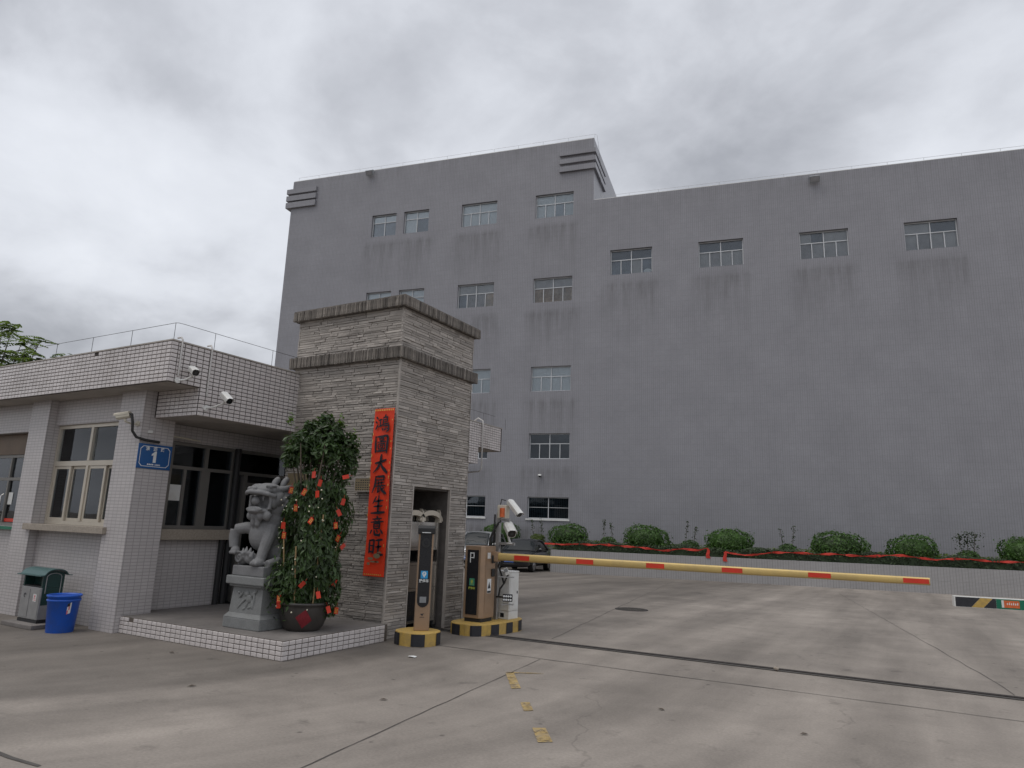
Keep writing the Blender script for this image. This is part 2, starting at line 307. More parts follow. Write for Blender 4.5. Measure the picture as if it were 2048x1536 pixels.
MT['iconblue'] = pmat('icon_blue', (0.02, 0.30, 0.62), 0.35)
MT['icongreen'] = pmat('icon_green', (0.06, 0.27, 0.17), 0.35)
MT['lime'] = pmat('lime_print', (0.42, 0.47, 0.08), 0.5)
MT['orange'] = pmat('orange_print', (0.62, 0.13, 0.035), 0.5, var=0.2, scale=12)
MT['greenprint'] = pmat('green_print', (0.0, 0.14, 0.075), 0.45)
MT['brownwood'] = pmat('brown_panel', (0.16, 0.115, 0.08), 0.6, var=0.15, scale=3)
MT['iron'] = pmat('cast_iron', (0.045, 0.04, 0.038), 0.7, metal=0.4, var=0.2, scale=20)
MT['pink'] = pmat('pink_print', (0.60, 0.16, 0.18), 0.6)

for k_ in ('leaf', 'leaf_y', 'bush', 'hedge', 'cover', 'treeleaf'): leafy(MT[k_], 0.5 if k_ == 'treeleaf' else 0.3)

# ------------------------------------------------------------------ mesh helpers
class MB:
    def __init__(self): self.v = []; self.f = []; self.s = []
    def add(self, vs, fs, smooth=False):
        o = len(self.v); self.v += [tuple(p) for p in vs]
        self.f += [tuple(i+o for i in f) for f in fs]; self.s += [smooth]*len(fs); return self
    def box(self, x0, x1, y0, y1, z0, z1, M=None):
        vs = [Vector(p) for p in ((x0,y0,z0),(x1,y0,z0),(x1,y1,z0),(x0,y1,z0),(x0,y0,z1),(x1,y0,z1),(x1,y1,z1),(x0,y1,z1))]
        if M is not None: vs = [M @ p for p in vs]
        return self.add(vs, [(0,3,2,1),(4,5,6,7),(0,1,5,4),(1,2,6,5),(2,3,7,6),(3,0,4,7)])
    def quad(self, a, b, c, d): return self.add([a, b, c, d], [(0,1,2,3)])
    def cyl(self, p0, p1, r0, r1=None, n=12, caps=True, smooth=True):
        p0 = Vector(p0); p1 = Vector(p1); r1 = r0 if r1 is None else r1
        ax = (p1-p0).normalized(); a = ax.orthogonal().normalized(); b = ax.cross(a)
        vs = []
        for p, r in ((p0, r0), (p1, r1)):
            for i in range(n):
                t = 2*PI*i/n; vs.append(p + r*(math.cos(t)*a + math.sin(t)*b))
        self.add(vs, [(i, (i+1)%n, n+(i+1)%n, n+i) for i in range(n)], smooth)
        if caps:
            self.add(vs[:n], [tuple(range(n-1, -1, -1))]); self.add(vs[n:], [tuple(range(n))])
        return self
    def tube(self, pts, r, n=8, caps=True):
        pts = [Vector(p) for p in pts]; k = len(pts)
        rs = r if isinstance(r, (list, tuple)) else [r]*k
        vs = []; prev = None
        for i, p in enumerate(pts):
            t = ((pts[min(i+1, k-1)]-pts[max(i-1, 0)])).normalized()
            if prev is None: a = t.orthogonal().normalized()
            else:
                a = prev - t*prev.dot(t)
                a = a.normalized() if a.length > 1e-5 else t.orthogonal().normalized()
            prev = a; b = t.cross(a)
            for j in range(n):
                w = 2*PI*j/n; vs.append(p + rs[i]*(math.cos(w)*a+math.sin(w)*b))
        fs = []
        for i in range(k-1):
            for j in range(n): fs.append((i*n+j, i*n+(j+1)%n, (i+1)*n+(j+1)%n, (i+1)*n+j))
        self.add(vs, fs, True)
        if caps: self.add(vs[:n], [tuple(range(n-1,-1,-1))]); self.add(vs[-n:], [tuple(range(n))])
        return self
    def lathe(self, prof, c=(0,0,0), n=24, cap=True):
        vs = []; fs = []
        for r, z in prof:
            for j in range(n):
                t = 2*PI*j/n; vs.append((c[0]+r*math.cos(t), c[1]+r*math.sin(t), c[2]+z))
        k = len(prof)
        for i in range(k-1):
            for j in range(n): fs.append((i*n+j, i*n+(j+1)%n, (i+1)*n+(j+1)%n, (i+1)*n+j))
        self.add(vs, fs, True)
        if cap: self.add(vs[:n], [tuple(range(n-1,-1,-1))]); self.add(vs[-n:], [tuple(range(n))])
        return self
    def ell(self, c, r, rot=None, n=16, m=10):
        c = Vector(c); r = (r, r, r) if isinstance(r, (int, float)) else r
        vs = []; fs = []
        for i in range(m+1):
            ph = PI*i/m
            for j in range(n):
                t = 2*PI*j/n
                p = Vector((r[0]*math.sin(ph)*math.cos(t), r[1]*math.sin(ph)*math.sin(t), r[2]*math.cos(ph)))
                if rot is not None: p = rot @ p
                vs.append(c+p)
        for i in range(m):
            for j in range(n): fs.append((i*n+j, (i+1)*n+j, (i+1)*n+(j+1)%n, i*n+(j+1)%n))
        return self.add(vs, fs, True)
    def prism(self, poly, axis, d0, d1):
        # poly: 2-D points; axis 'x','y','z' is the extrusion axis
        def P(p, d):
            return {'x': (d, p[0], p[1]), 'y': (p[0], d, p[1]), 'z': (p[0], p[1], d)}[axis]
        n = len(poly); vs = [P(p, d0) for p in poly]+[P(p, d1) for p in poly]
        fs = [(i, (i+1)%n, n+(i+1)%n, n+i) for i in range(n)]+[tuple(range(n-1,-1,-1)), tuple(range(n, 2*n))]
        return self.add(vs, fs)
    def xf(self, Mx):
        self.v = [tuple(Mx @ Vector(p)) for p in self.v]; return self
    def mesh(self, name, mat, bevel=0.0, fix=True, merge=False):
        me = bpy.data.meshes.new(name); me.from_pydata(self.v, [], self.f)
        me.polygons.foreach_set('use_smooth', self.s)
        if fix or bevel or merge:
            bm = bmesh.new(); bm.from_mesh(me)
            if bevel or merge: bmesh.ops.remove_doubles(bm, verts=bm.verts, dist=1e-5)
            bmesh.ops.recalc_face_normals(bm, faces=bm.faces)
            if bevel:
                ed = [e for e in bm.edges if len(e.link_faces) == 2 and e.calc_face_angle(0) > 0.6]
                bmesh.ops.bevel(bm, geom=ed, offset=bevel, segments=2, affect='EDGES', profile=0.6)
            bm.to_mesh(me); bm.free()
        if mat: me.materials.append(M(mat) if isinstance(mat, str) else mat)
        return me
    def build(self, name, mat, parent=None, bevel=0.0, **k):
        return link(name, self.mesh(name, mat, bevel, **k), parent)

def link(name, me, parent=None):
    o = bpy.data.objects.new(name, me); COL.objects.link(o)
    if parent is not None: o.parent = parent
    return o
def tag(o, label, cat, group=None):
    o['label'] = label; o['category'] = cat
    if group: o['group'] = group
    return o
def thing(name, label, cat, loc=(0,0,0), rz=0.0, group=None):
    o = bpy.data.objects.new(name, None); COL.objects.link(o); o.location = loc; o.rotation_euler = (0, 0, rz)
    o.empty_display_size = 0.2
    return tag(o, label, cat, group)
def structure(o): o['kind'] = 'structure'; return o
def stuff(o): o['kind'] = 'stuff'; return o
def text(name, s, size, mat, parent, Mx, bold=0.0, ext=0.0008):
    cu = bpy.data.curves.new(name, 'FONT'); cu.body = s; cu.size = size; cu.align_x = 'CENTER'; cu.align_y = 'CENTER'
    cu.extrude = ext; cu.offset = bold; cu.resolution_u = 3
    t = bpy.data.objects.new(name, cu); COL.objects.link(t)
    dg = bpy.context.evaluated_depsgraph_get()
    me = bpy.data.meshes.new_from_object(t.evaluated_get(dg)); bpy.data.objects.remove(t)
    me.transform(Mx); me.materials.clear(); me.materials.append(M(mat))
    return link(name, me, parent)
def frame(o, ux, uz):
    # matrix mapping (x, y, z) of a text (x right, y up, z out) to the given axes
    ux = Vector(ux).normalized(); uz = Vector(uz).normalized(); un = ux.cross(uz)
    m = Matrix((ux, uz, un)).transposed().to_4x4(); m.translation = o; return m
def jit(a): return RND.uniform(-a, a)

# ------------------------------------------------------------------ ground
BA = math.radians(10.910545651192024)
BD = Vector((math.cos(BA), math.sin(BA), 0)); BN = Vector((-math.sin(BA), math.cos(BA), 0))
KS = 0.021706; N0 = 10.0; N1 = 45.0
def gz(x, y):
    n = BN.x*x+BN.y*y
    return -KS*(min(max(n, N0), N1)-N0)
def fac(s, n, z=0.0):           # building frame -> world
    p = BD*s+BN*n; return Vector((p.x, p.y, z))
def build_ground():
    m = MB(); rows = [-600, -60, 0, N0, N1, 120, 1200]; cols = [-900, -60, -20, 20, 60, 900]
    vs = []
    for n in rows:
        for s in cols:
            p = fac(s, n); vs.append((p.x, p.y, -KS*(min(max(n, N0), N1)-N0)))
    w = len(cols)
    m.add(vs, [(i*w+j, i*w+j+1, (i+1)*w+j+1, (i+1)*w+j) for i in range(len(rows)-1) for j in range(w-1)])
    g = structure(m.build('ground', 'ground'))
    def strip(pts, wd, name='expansion_joint', mat='joint'):
        q = MB(); k = len(pts); L_ = []; R_ = []
        for i, (x, y) in enumerate(pts):
            a = Vector(pts[max(i-1, 0)]); b = Vector(pts[min(i+1, k-1)]); d = (b-a).normalized(); nn = Vector((-d.y, d.x))*wd/2*(1+jit(0.35))
            L_.append((x+nn.x, y+nn.y, gz(x, y)+0.004)); R_.append((x-nn.x, y-nn.y, gz(x, y)+0.004))
        q.add(L_+R_, [(i, k+i, k+i+1, i+1) for i in range(k-1)])
        return q.build(name, mat, g)
    def line(a, b, n, wob=0.0):
        return [(a[0]+(b[0]-a[0])*i/n+jit(wob), a[1]+(b[1]-a[1])*i/n+jit(wob)) for i in range(n+1)]
    strip(line((-6.2, 7.93), (14, 8.72), 60, 0.012), 0.015)
    strip(line((-4.02, 7.98), (-3.0, -1.5), 40, 0.006), 0.009)
    strip(line((1.6, 8.2), (2.7, -2), 40, 0.006), 0.014)
    strip(line((-12.0, 2.70), (-4.9, 2.68), 24, 0.03), 0.03)
    strip(line((-9.0, 18.6), (14, 23.0), 50, 0.01), 0.010)
    strip(line((0.9, 9.5), (-2.2, 27.6), 40, 0.015), 0.009)
    strip(line((-4.6, 9.5), (-8.6, 29.5), 40, 0.015), 0.009)
    # faded yellow guide marks painted on the concrete
    for poly in ([(-3.978,7.05),(-3.90,7.10),(-3.47,6.48),(-3.54,6.41)], [(-3.94,7.02),(-3.97,7.07),(-3.62,7.27),(-3.60,7.24)],
                 [(-3.21,5.99),(-3.14,6.04),(-2.98,5.81),(-3.04,5.74)], [(-2.74,5.33),(-2.65,5.39),(-2.44,5.09),(-2.53,5.02)]):
        MB().add([(x, y, gz(x, y)+0.005) for x, y in poly], [tuple(range(len(poly)))]).build('painted_mark', 'paint_y', g)
    return g
GROUND = build_ground()

def gate_track():
    t = thing('gate_track', 'dark sunken steel track crossing the gateway concrete', 'track')
    a = Vector((-6.9, 9.09)); b = Vector((14, 9.74)); d = (b-a).normalized(); n = Vector((-d.y, d.x))
    def band(o0, o1, z, name, mat):
        m = MB(); k = 40; L_ = []; R_ = []
        for i in range(k+1):
            p = a+(b-a)*i/k
            for lst, o in ((L_, o0), (R_, o1)):
                q = p+n*o; lst.append((q.x, q.y, gz(q.x, q.y)+z))
        m.add(L_+R_, [(i, i+1, k+2+i, k+1+i) for i in range(k)]); return m.build(name, mat, t)
    band(-0.075, 0.075, 0.004, 'channel', 'joint')
    band(-0.10, -0.076, 0.006, 'edge_angle', 'iron'); band(0.076, 0.10, 0.006, 'edge_angle', 'iron')
    m = MB(); m.tube([(a.x, a.y, gz(a.x, a.y)+0.012), (b.x, b.y, gz(b.x, b.y)+0.012)], 0.012, 6); m.build('rail', 'iron', t)
gate_track()
def manhole():
    x, y = -5.35, 15.0; z = gz(x, y)
    t = thing('manhole_cover', 'round dark iron manhole cover in the yard concrete', 'manhole', (x, y, z+0.004))
    MB().lathe([(0.36, 0), (0.36, 0.006), (0.32, 0.008)], n=28).build('ring', 'iron', t)
    m = MB(); m.lathe([(0.31, 0.002), (0.31, 0.007)], n=28)
    for i in range(-4, 5):
        w = math.sqrt(max(0.0, 0.29**2-(i*0.06)**2)); m.box(-w, w, i*0.06-0.012, i*0.06+0.012, 0.0075, 0.012)
    m.build('lid', 'joint', t)
manhole()

# ------------------------------------------------------------------ windows
def wframe(m, x0, x1, z0, z1, b, y0, y1):
    m.box(x0, x1, y0, y1, z0, z0+b); m.box(x0, x1, y0, y1, z1-b, z1)
    m.box(x0, x0+b, y0, y1, z0+b, z1-b); m.box(x1-b, x1, y0, y1, z0+b, z1-b)
def window(parent, Mx, w, h, kind, blind, alu='alu_w', glass='glass', lit=None):
    """local frame: x right, y into the wall, z up, origin at the lower left of the opening"""
    m = MB(); b = 0.045; panes = []
    wframe(m, 0.002, w-0.002, 0.002, h-0.002, b, 0.0, 0.06)
    if kind == 'six':
        zt = h*0.60
        m.box(b, w-b, 0.002, 0.058, zt-0.02, zt+0.02); m.box(w/2-0.02, w/2+0.02, -0.004, 0.054, b, h-b)
        for q in (0.25, 0.75): m.box(w*q-0.018, w*q+0.018, 0.004, 0.05, b, zt-0.021)
        panes = [(0, 0.5, zt, h), (0.5, 1, zt, h)]+[(i/4, (i+1)/4, 0, zt) for i in range(4)]
    elif kind == 'four':
        zt = h*0.66
        m.box(b, w-b, 0.002, 0.058, zt-0.02, zt+0.02); m.box(w/2-0.02, w/2+0.02, -0.004, 0.054, b, h-b)
        panes = [(0, .5, zt, h), (.5, 1, zt, h), (0, .5, 0, zt), (.5, 1, 0, zt)]
    elif kind == 'barred':
        m.box(w/2-0.02, w/2+0.02, -0.004, 0.054, b, h-b)
        m.box(b, w-b, 0.004, 0.05, h*0.52-0.012, h*0.52+0.012)
        panes = [(0, .5, 0, h), (.5, 1, 0, h)]
    win = m.xf(Mx).build('window', alu, parent)
    for (a, c, z0, z1) in panes:
        q = MB(); y = 0.030; e = 0.015
        q.box(w*a+e, w*c-e, y, y+0.006, z0+e, z1-e); q.xf(Mx).build('pane', glass, win)
    if kind == 'barred':
        k = int(w/0.10); q = MB()
        for i in range(k): q.box(w*(i+.2)/k, w*(i+.75)/k, 0.07, 0.073, 0.03, h-0.03)
        stuff(q.xf(Mx).build('blind_slats', 'slat', win))
    if isinstance(blind, dict):
        zt = h*(0.60 if kind == 'six' else 0.66)
        for key, z0, z1 in (('t', zt, h), ('b', 0, zt)):
            n_ = len(blind[key])
            for i, bb in enumerate(blind[key]): MB().box(w*i/n_+0.003, w*(i+1)/n_-0.003, 0.10, 0.108, z0+0.003, z1-0.003).xf(Mx).build('blind', bb, win)
        if 'bag' in blind: MB().ell((w*.88, 0.085, .16), (.22, .012, .15)).xf(Mx).build('white_bag', 'blind_w', win)
    elif blind:
        bl = blind if isinstance(blind, (list, tuple)) else [blind]
        k = len(bl)
        for i, bb in enumerate(bl):
            MB().box(w*i/k+0.003, w*(i+1)/k-0.003, 0.10, 0.108, 0.01, h-0.01).xf(Mx).build('blind', bb, win)
    return win

# ------------------------------------------------------------------ factory building
def factory():
    D = 36.5; k = D/26.0
    Z = lambda z: 1.6+(z-1.6)*k
    b = thing('factory_building', 'large grey mosaic-clad factory with two roof heights behind the yard', 'building', tuple(BN*D), BA)
    sL, sM, sR = -20.53*k, -5.53*k, 26.0
    zH, zL = Z(17.78), Z(14.94); zb = -0.9
    W = []   # s0, s1, z0, z1, kind, blind
    A = [(-15.96, -14.70), (-14.31, -13.06), (-11.46, -9.79), (-8.04, -6.38)]
    for i, (a, c) in enumerate(A):
        W.append((a, c, 14.39, 15.46, 'four' if i < 2 else 'six', [{'t': ['blind_w']*2, 'b': ['blind_blue']*2}, {'t': ['blind_w']*2, 'b': ['blind_w', 'blind_blue']}, 'blind_w', {'t': ['blind_w']*2, 'b': ['blind_w', 'blind_w', 'blind_blue2', 'blind_w']}][i]))
        W.append((a, c, 10.64, 11.70, 'four' if i < 2 else 'six', ['blind_w', 'blind_w', {'t': ['blind_g2']*2, 'b': ['blind_blue', 'blind_g', 'blind_g', 'blind_b']}, {'t': ['blind_g2']*2, 'b': ['blind_b']*4}][i]))
    for i in (2, 3):
        a, c = A[i]
        W.append((a, c, 6.90, 7.92, 'six', 'blind_w'))
        W.append((a, c, 4.19, 5.20, 'six', 'blind_d'))
        W.append((a, c, 1.88, 2.71, 'barred', 'blind_d'))
    F = [(-4.82, -3.15, {'t': ['blind_dk']*2, 'b': ['blind_blue', 'blind_blue', 'blind_g2', 'blind_blue'], 'bag': 1}), (-1.37, 0.28, {'t': ['blind_dk']*2, 'b': ['blind_g2', 'blind_g', 'blind_g2', 'blind_g2']}),
         (2.27, 3.92, {'t': ['blind_g2', 'blind_dk', 'blind_g2', 'blind_g2'], 'b': ['blind_g', 'blind_g2', 'blind_g2', 'blind_g2']}), (5.72, 7.38, {'t': ['blind_g2', 'blind_dk'], 'b': ['blind_g2', 'blind_g', 'blind_g2', 'blind_g2']})]
    for a, c, bl in F: W.append((a, c, 11.58, 12.64, 'six', bl))
    W = [(a*k, c*k, Z(z0), Z(z1), kd, bl) for a, c, z0, z1, kd, bl in W]
    ss = {sL, sM, sR}; zs = {zb, zL, zH}
    for a, c, z0, z1, _, _ in W: ss |= {a, c}; zs |= {z0, z1}
    def dense(st, mx):
        st = sorted(st); out = [st[0]]
        for p in st[1:]:
            n = max(1, math.ceil((p-out[-1])/mx)); a = out[-1]
            out += [a+(p-a)*i/n for i in range(1, n+1)]
        return out
    S, ZZ = dense(ss, 0.35), dense(zs, 0.35)
    m = MB(); idx = {}
    for i, s in enumerate(S):
        for j, z in enumerate(ZZ): idx[i, j] = len(m.v); m.v.append((s, 0, z))
    for i in range(len(S)-1):
        for j in range(len(ZZ)-1):
            cs, cz = (S[i]+S[i+1])/2, (ZZ[j]+ZZ[j+1])/2
            if cs > sM and cz > zL: continue
            if any(a < cs < c and z0 < cz < z1 for a, c, z0, z1, _, _ in W): continue
            m.f.append((idx[i, j], idx[i+1, j], idx[i+1, j+1], idx[i, j+1])); m.s.append(False)
    nfront = len(m.v)
    dR = 7.6
    for a, c, z0, z1, _, _ in W:       # reveals
        m.quad((a,0,z0),(a,0.26,z0),(a,0.26,z1),(a,0,z1)); m.quad((c,0,z0),(c,0,z1),(c,0.26,z1),(c,0.26,z0))
        m.quad((a,0,z1),(a,0.26,z1),(c,0.26,z1),(c,0,z1)); m.quad((a,0,z0),(c,0,z0),(c,0.26,z0),(a,0.26,z0))
    # sides, roofs and rear
    m.quad((sL,0,zb),(sL,0,zH),(sL,dR,zH),(sL,dR,zb)); m.quad((sM,0,zL),(sM,dR,zL),(sM,dR,zH),(sM,0,zH))
    m.quad((sL,0,zH),(sM,0,zH),(sM,dR,zH),(sL,dR,zH)); m.quad((sL,dR,zb),(sL,dR,zH),(sM,dR,zH),(sM,dR,zL-3))
    m.quad((sM,0,zL),(sR,0,zL),(sR,22,zL),(sM,22,zL)); m.quad((sR,0,zb),(sR,22,zb),(sR,22,zL),(sR,0,zL))
    me = bpy.data.meshes.new('wall'); me.from_pydata(m.v, [], m.f); me.materials.append(M('facade'))
    at = me.attributes.new('stain', 'FLOAT', 'POINT')
    vals = []
    for q, (s, y, z) in enumerate(m.v):
        st = 0.0
        if q < nfront:
            for a, c, z0, z1, _, _ in W:
                if z < z0-0.30:
                    dz = z0-0.30-z; e = max(a-0.15-s, s-c-0.15, 0)
                    st = max(st, 0.80*math.exp(-dz/1.7)*min(1, dz/.25)*math.exp(-(e/0.25)**2))
            top = zH if s <= sM else zL
            st = max(st, 0.30*math.exp(-(top-z)/1.2), 0.35*math.exp(-(z-zb)/1.0))
        vals.append(st)
    at.data.foreach_set('value', vals)
    link('wall', me, b)
    for a, c, z0, z1, kd, bl in W:
        window(b, Matrix.Translation((a, 0.16, z0)), c-a, z1-z0, kd, bl, alu='alu_w', glass='glass_blue' if kd == 'barred' or bl == 'blind_d' else 'glass')
    # white parapet lip along the roof edge
    MB().box(sL+0.02, sM-0.02, 0.02, 0.26, zH+0.002, zH+0.05).build('parapet_lip', 'white', b)
    MB().box(sM+0.05, sR, 0.02, 0.26, zL+0.002, zL+0.04).build('parapet_lip', 'white', b)
    # corner fins
    dz = [(17.28, 17.09), (16.93, 16.72), (16.58, 16.35)]
    for z1, z0 in dz:
        z1, z0 = Z(z1), Z(z0)
        q = MB(); q.box(-7.0*k, sM+0.14, -0.16, -0.002, z0, z1); q.box(sM+0.002, sM+0.14, -0.002, 3.0, z0, z1); q.build('corner_fin', 'facade', b)
        z1 += 0.09; z0 += 0.02
        q = MB(); q.box(sL-0.36, -19.12*k, -0.16, -0.002, z0, z1); q.box(sL-0.36, sL-0.002, -0.002, 3.0, z0, z1); q.build('corner_fin', 'facade', b)
    # lightning wire on short stands
    def wire(pts, h=0.34):
        q = MB(); q.tube([(s, 0.15, z+h) for s, z in pts], 0.008, 5)
        for s, z in pts[::2]: q.cyl((s, 0.15, z), (s, 0.15, z+h), 0.008, n=5)
        return q
    n = 26
    q = wire([(sL+0.3+(sM-0.3-sL)*i/n, zH) for i in range(n+1)])
    q.tube([(sM, 0.15, zH+0.34), (sM+0.14, 0.2, zH+0.25), (sM+0.17, 0.6, zH-0.4), (sM+0.17, 1.3, zH-1.3), (sM+0.17, 1.3, zL+0.2)], 0.008, 5)
    q.build('lightning_wire', 'steel_d', b)
    wire([(sM+0.4+(sR-sM-0.6)*i/40, zL) for i in range(41)], 0.25).build('lightning_wire', 'steel_d', b)
    # ground-floor window sills
    for a, c, z0, z1, kd, bl in W:
        if kd == 'barred': MB().box(a-0.06, c+0.06, -0.07, 0.12, z0-0.09, z0-0.005).build('window_sill', 'white', b)
    return D, k, Z
FD, FK, FZ = factory()

def flood(s, z, label):
    p = fac(s, FD, z)
    t = thing('floodlight', label, 'floodlight', p, BA, 'floodlights on the factory parapet')
    Rx = Matrix.Rotation(math.radians(35), 4, 'X')
    MB().box(-0.25, 0.25, -0.36, -0.20, -0.17, 0.17, Matrix.Translation((0, 0, 0)) @ Rx).build('housing', 'grey_p', t, bevel=0.02)
    MB().box(-0.20, 0.20, -0.368, -0.362, -0.12, 0.12, Rx).build('lens', 'blind_g', t)
    m = MB(); m.box(-0.27, -0.255, -0.30, 0.0, -0.02, 0.02); m.box(0.255, 0.27, -0.30, 0.0, -0.02, 0.02); m.box(-0.27, 0.27, -0.012, -0.001, -0.03, 0.03)
    m.build('bracket', 'grey_p', t)
flood(-16.2*FK, FZ(17.70), 'small floodlight on the taller left part of the factory roof edge')
flood(2.89*FK, FZ(14.76), 'small floodlight below the lower right roof edge of the factory')
def dome():
    p = fac(-7.53*FK, FD, FZ(3.52)); t = thing('dome_camera', 'tiny white dome camera on the grey factory wall', 'camera', p, BA)
    MB().lathe([(0.10, 0), (0.10, 0.07), (0.03, 0.09)], c=(0, -0.14, 0), n=14).build('housing', 'white', t)
    MB().ell((0, -0.14, -0.005), (0.075, 0.075, 0.08)).build('dome', 'black', t)
    MB().box(-0.03, 0.03, -0.06, -0.001, 0.0, 0.06).build('bracket', 'white', t)
dome()

# ------------------------------------------------------------------ rough stone blocks (shared meshes)
def stone_variants(n, seed, rough):
    r = random.Random(seed); out = []
    for _ in range(n):
        # unit block: x 0..1, z 0..1, y from 0 (core) to -1 (face); the face is uneven and chamfered
        fx = [0.0, r.uniform(0.3, 0.7), 1.0]; m = MB(); vs = []
        for z in (0.0, 1.0):
            for x in fx: vs.append((x, 0.0, z))
        e = 0.02
        for z in (e*3, 1-e*3):
            for i, x in enumerate(fx): vs.append((min(max(x, e), 1-e), -1+r.uniform(0, rough), z+r.uniform(-0.02, 0.02)))
        # 0-2 back bottom, 3-5 back top, 6-8 face bottom, 9-11 face top
        fs = [(6,7,10,9),(7,8,11,10),(0,1,7,6),(1,2,8,7),(9,10,4,3),(10,11,5,4),(0,6,9,3),(8,2,5,11)]
        m.add(vs, fs); out.append(m)
    return out
LEDGE = stone_variants(10, 3, 0.28)
COPE = stone_variants(8, 5, 0.35)
def mesh_list(L, mat): return [q.mesh('stone', mat) for q in L]

# ------------------------------------------------------------------ gate tower
TX0, TX1, TY0, TY1 = -8.53, -6.35, 7.79, 9.765
def tower():
    t = thing('stone_gate_tower', 'square gate tower clad in rough grey ledge stone with two coping bands', 'tower', (0, 0, 0))
    d = 0.03; x0, x1, y0, y1 = TX0+d, TX1-d, TY0+d, TY1-d
    dy0, dy1, dz = 8.305, 9.258, 2.12
    m = MB()
    m.box(x0, x1, y0, y1, dz, 4.86)
    m.box(x0, x1, y0, dy0-0.02, -0.05, dz-0.0); m.box(x0, x1, dy1+0.02, y1, -0.05, dz)
    m.build('core', 'mortar', t)
    m = MB(); m.quad((x0+0.1, dy0-0.019, -0.05), (x1, dy0-0.019, -0.05), (x1, dy0-0.019, dz), (x0+0.1, dy0-0.019, dz))
    stones = []
    def face(axis, const, a0, a1, sgn, zA, zB, hole=None):
        z = zA
        while z < zB-0.005:
            h = RND.choice((0.028, 0.034, 0.038, 0.042, 0.048, 0.056)); h = min(h, zB-z)
            if zB-z-h < 0.02: h = zB-z
            segs = [(a0, a1)]
            if hole and z+h/2 < hole[2]: segs = [(a0, hole[0]), (hole[1], a1)]
            for s0, s1 in segs:
                p = s0
                while p < s1-0.001:
                    L_ = RND.uniform(0.10, 0.52); 
                    if s1-p-L_ < 0.07: L_ = s1-p
                    stones.append((axis, const, sgn, p, L_, z, h, 0.022+RND.random()**2*0.018)); p += L_
            z += h
    front, right, rest = [], [], []
    stones.clear(); face('y', y0, TX0+0.0, TX1-0.0, 1, 0.0, 4.78); front = list(stones)
    stones.clear(); face('x', x1, TY0, TY1, 1, 0.0, 4.78, (dy0, dy1, dz)); right = list(stones)
    stones.clear(); face('y', y1, TX0, TX1, -1, 0.0, 4.78); face('x', x0, TY0, TY1, -1, 3.0, 4.78); rest = list(stones)
    def Mx(s):
        axis, const, sgn, p, L_, z, h, pr = s; g = 0.003
        sc = Matrix.Diagonal((L_-g, pr, h-g, 1))
        if axis == 'y':
            base = Matrix.Translation((p if sgn > 0 else p+L_, const, z))
            rot = Matrix.Identity(4) if sgn > 0 else Matrix.Rotation(PI, 4, 'Z')
        else:
            base = Matrix.Translation((const, p if sgn > 0 else p+L_, z))
            rot = Matrix.Rotation(PI/2 if sgn > 0 else -PI/2, 4, 'Z')
        return base @ rot @ sc
    vis = [s for s in front+right if s[5] > 0.1]
    vis.sort(key=lambda s: -s[4]*s[6]); big = vis[:300]; bigset = set(id(s) for s in big)
    ML = mesh_list(LEDGE, 'stone')
    for s in big:
        o = link('ledge_stone', RND.choice(ML), t); o.matrix_local = Mx(s)
    q = MB()
    for s in front+right+rest:
        if id(s) in bigset: continue
        v = RND.choice(LEDGE); mm = Mx(s); q.add([mm @ Vector(p) for p in v.v], v.f)
    stuff(q.build('small_ledge_stones', 'stone_stuff', t))
    # coping bands of upright stones
    MLc = mesh_list(COPE, 'coping')
    for zb, zt, ov, nm in ((3.965, 4.155, 0.095, 'coping_band'), (4.765, 4.935, 0.10, 'coping_cap')):
        bx0, bx1, by0, by1 = TX0-ov+0.03, TX1+ov-0.02, TY0-ov+0.02, TY1+ov-0.03
        c = MB().box(bx0+0.03, bx1-0.03, by0+0.03, by1-0.03, zb+0.006, zt-0.008).build(nm, 'mortar', t)
        hid = MB()
        for axis, const, a0, a1, sgn in (('y', by0+0.03, bx0, bx1, 1), ('x', bx1-0.03, by0, by1, 1), ('x', bx0+0.03, by0, by1, -1)):
            p = a0
            while p < a1-0.001:
                L_ = RND.uniform(0.020, 0.045)
                if a1-p-L_ < 0.025: L_ = a1-p
                zz = zb+jit(0.004); hh = zt-zb+jit(0.006); pr = 0.028+RND.random()*0.013
                mm = Mx((axis, const, sgn, p, L_, zz, hh, pr)); p += L_
                if sgn > 0: o = link('coping_stone', RND.choice(MLc), c); o.matrix_local = mm
                else: v = RND.choice(COPE); hid.add([mm @ Vector(q_) for q_ in v.v], v.f)
        stuff(hid.build('hidden_side_coping', 'coping', c))
    MB().box(TX0-0.05, TX1+0.05, TY0-0.05, TY1+0.05, 4.93, 4.95).build('top_slab', 'coping', t)
    # doorway lining, in dark mortar colour to stand for the unlit passage
    m = MB(); m.box(TX0+0.25, x1-0.02, dy0-0.022, dy0-0.003, 0, dz-0.002); m.box(TX0+0.25, x1-0.02, dy1+0.003, dy1+0.022, 0, dz-0.002)
    m.box(TX0+0.25, x1-0.02, dy0-0.002, dy1+0.002, dz-0.03, dz-0.003)
    m.build('doorway_lining', 'mortar', t)
    MB().box(TX0+0.25, TX0+0.30, dy0+0.0005, dy1-0.0005, 0, dz-0.031).build('passage_light_stop', 'mortar', t)  # added end wall, keeps stray light out of the passage
    m = MB(); m.box(TX1-0.045, TX1+0.002, dy0-0.022, dy0-0.001, 0.0, dz); m.box(TX1-0.045, TX1+0.002, dy1+0.001, dy1+0.022, 0.0, dz); m.build('corner_strip', 'soffit', t)
    MB().box(TX1-0.012, TX1+0.012, TY0-0.012, TY0+0.012, 0.05, 3.96).build('corner_strip', 'stone_stuff', t)
tower()

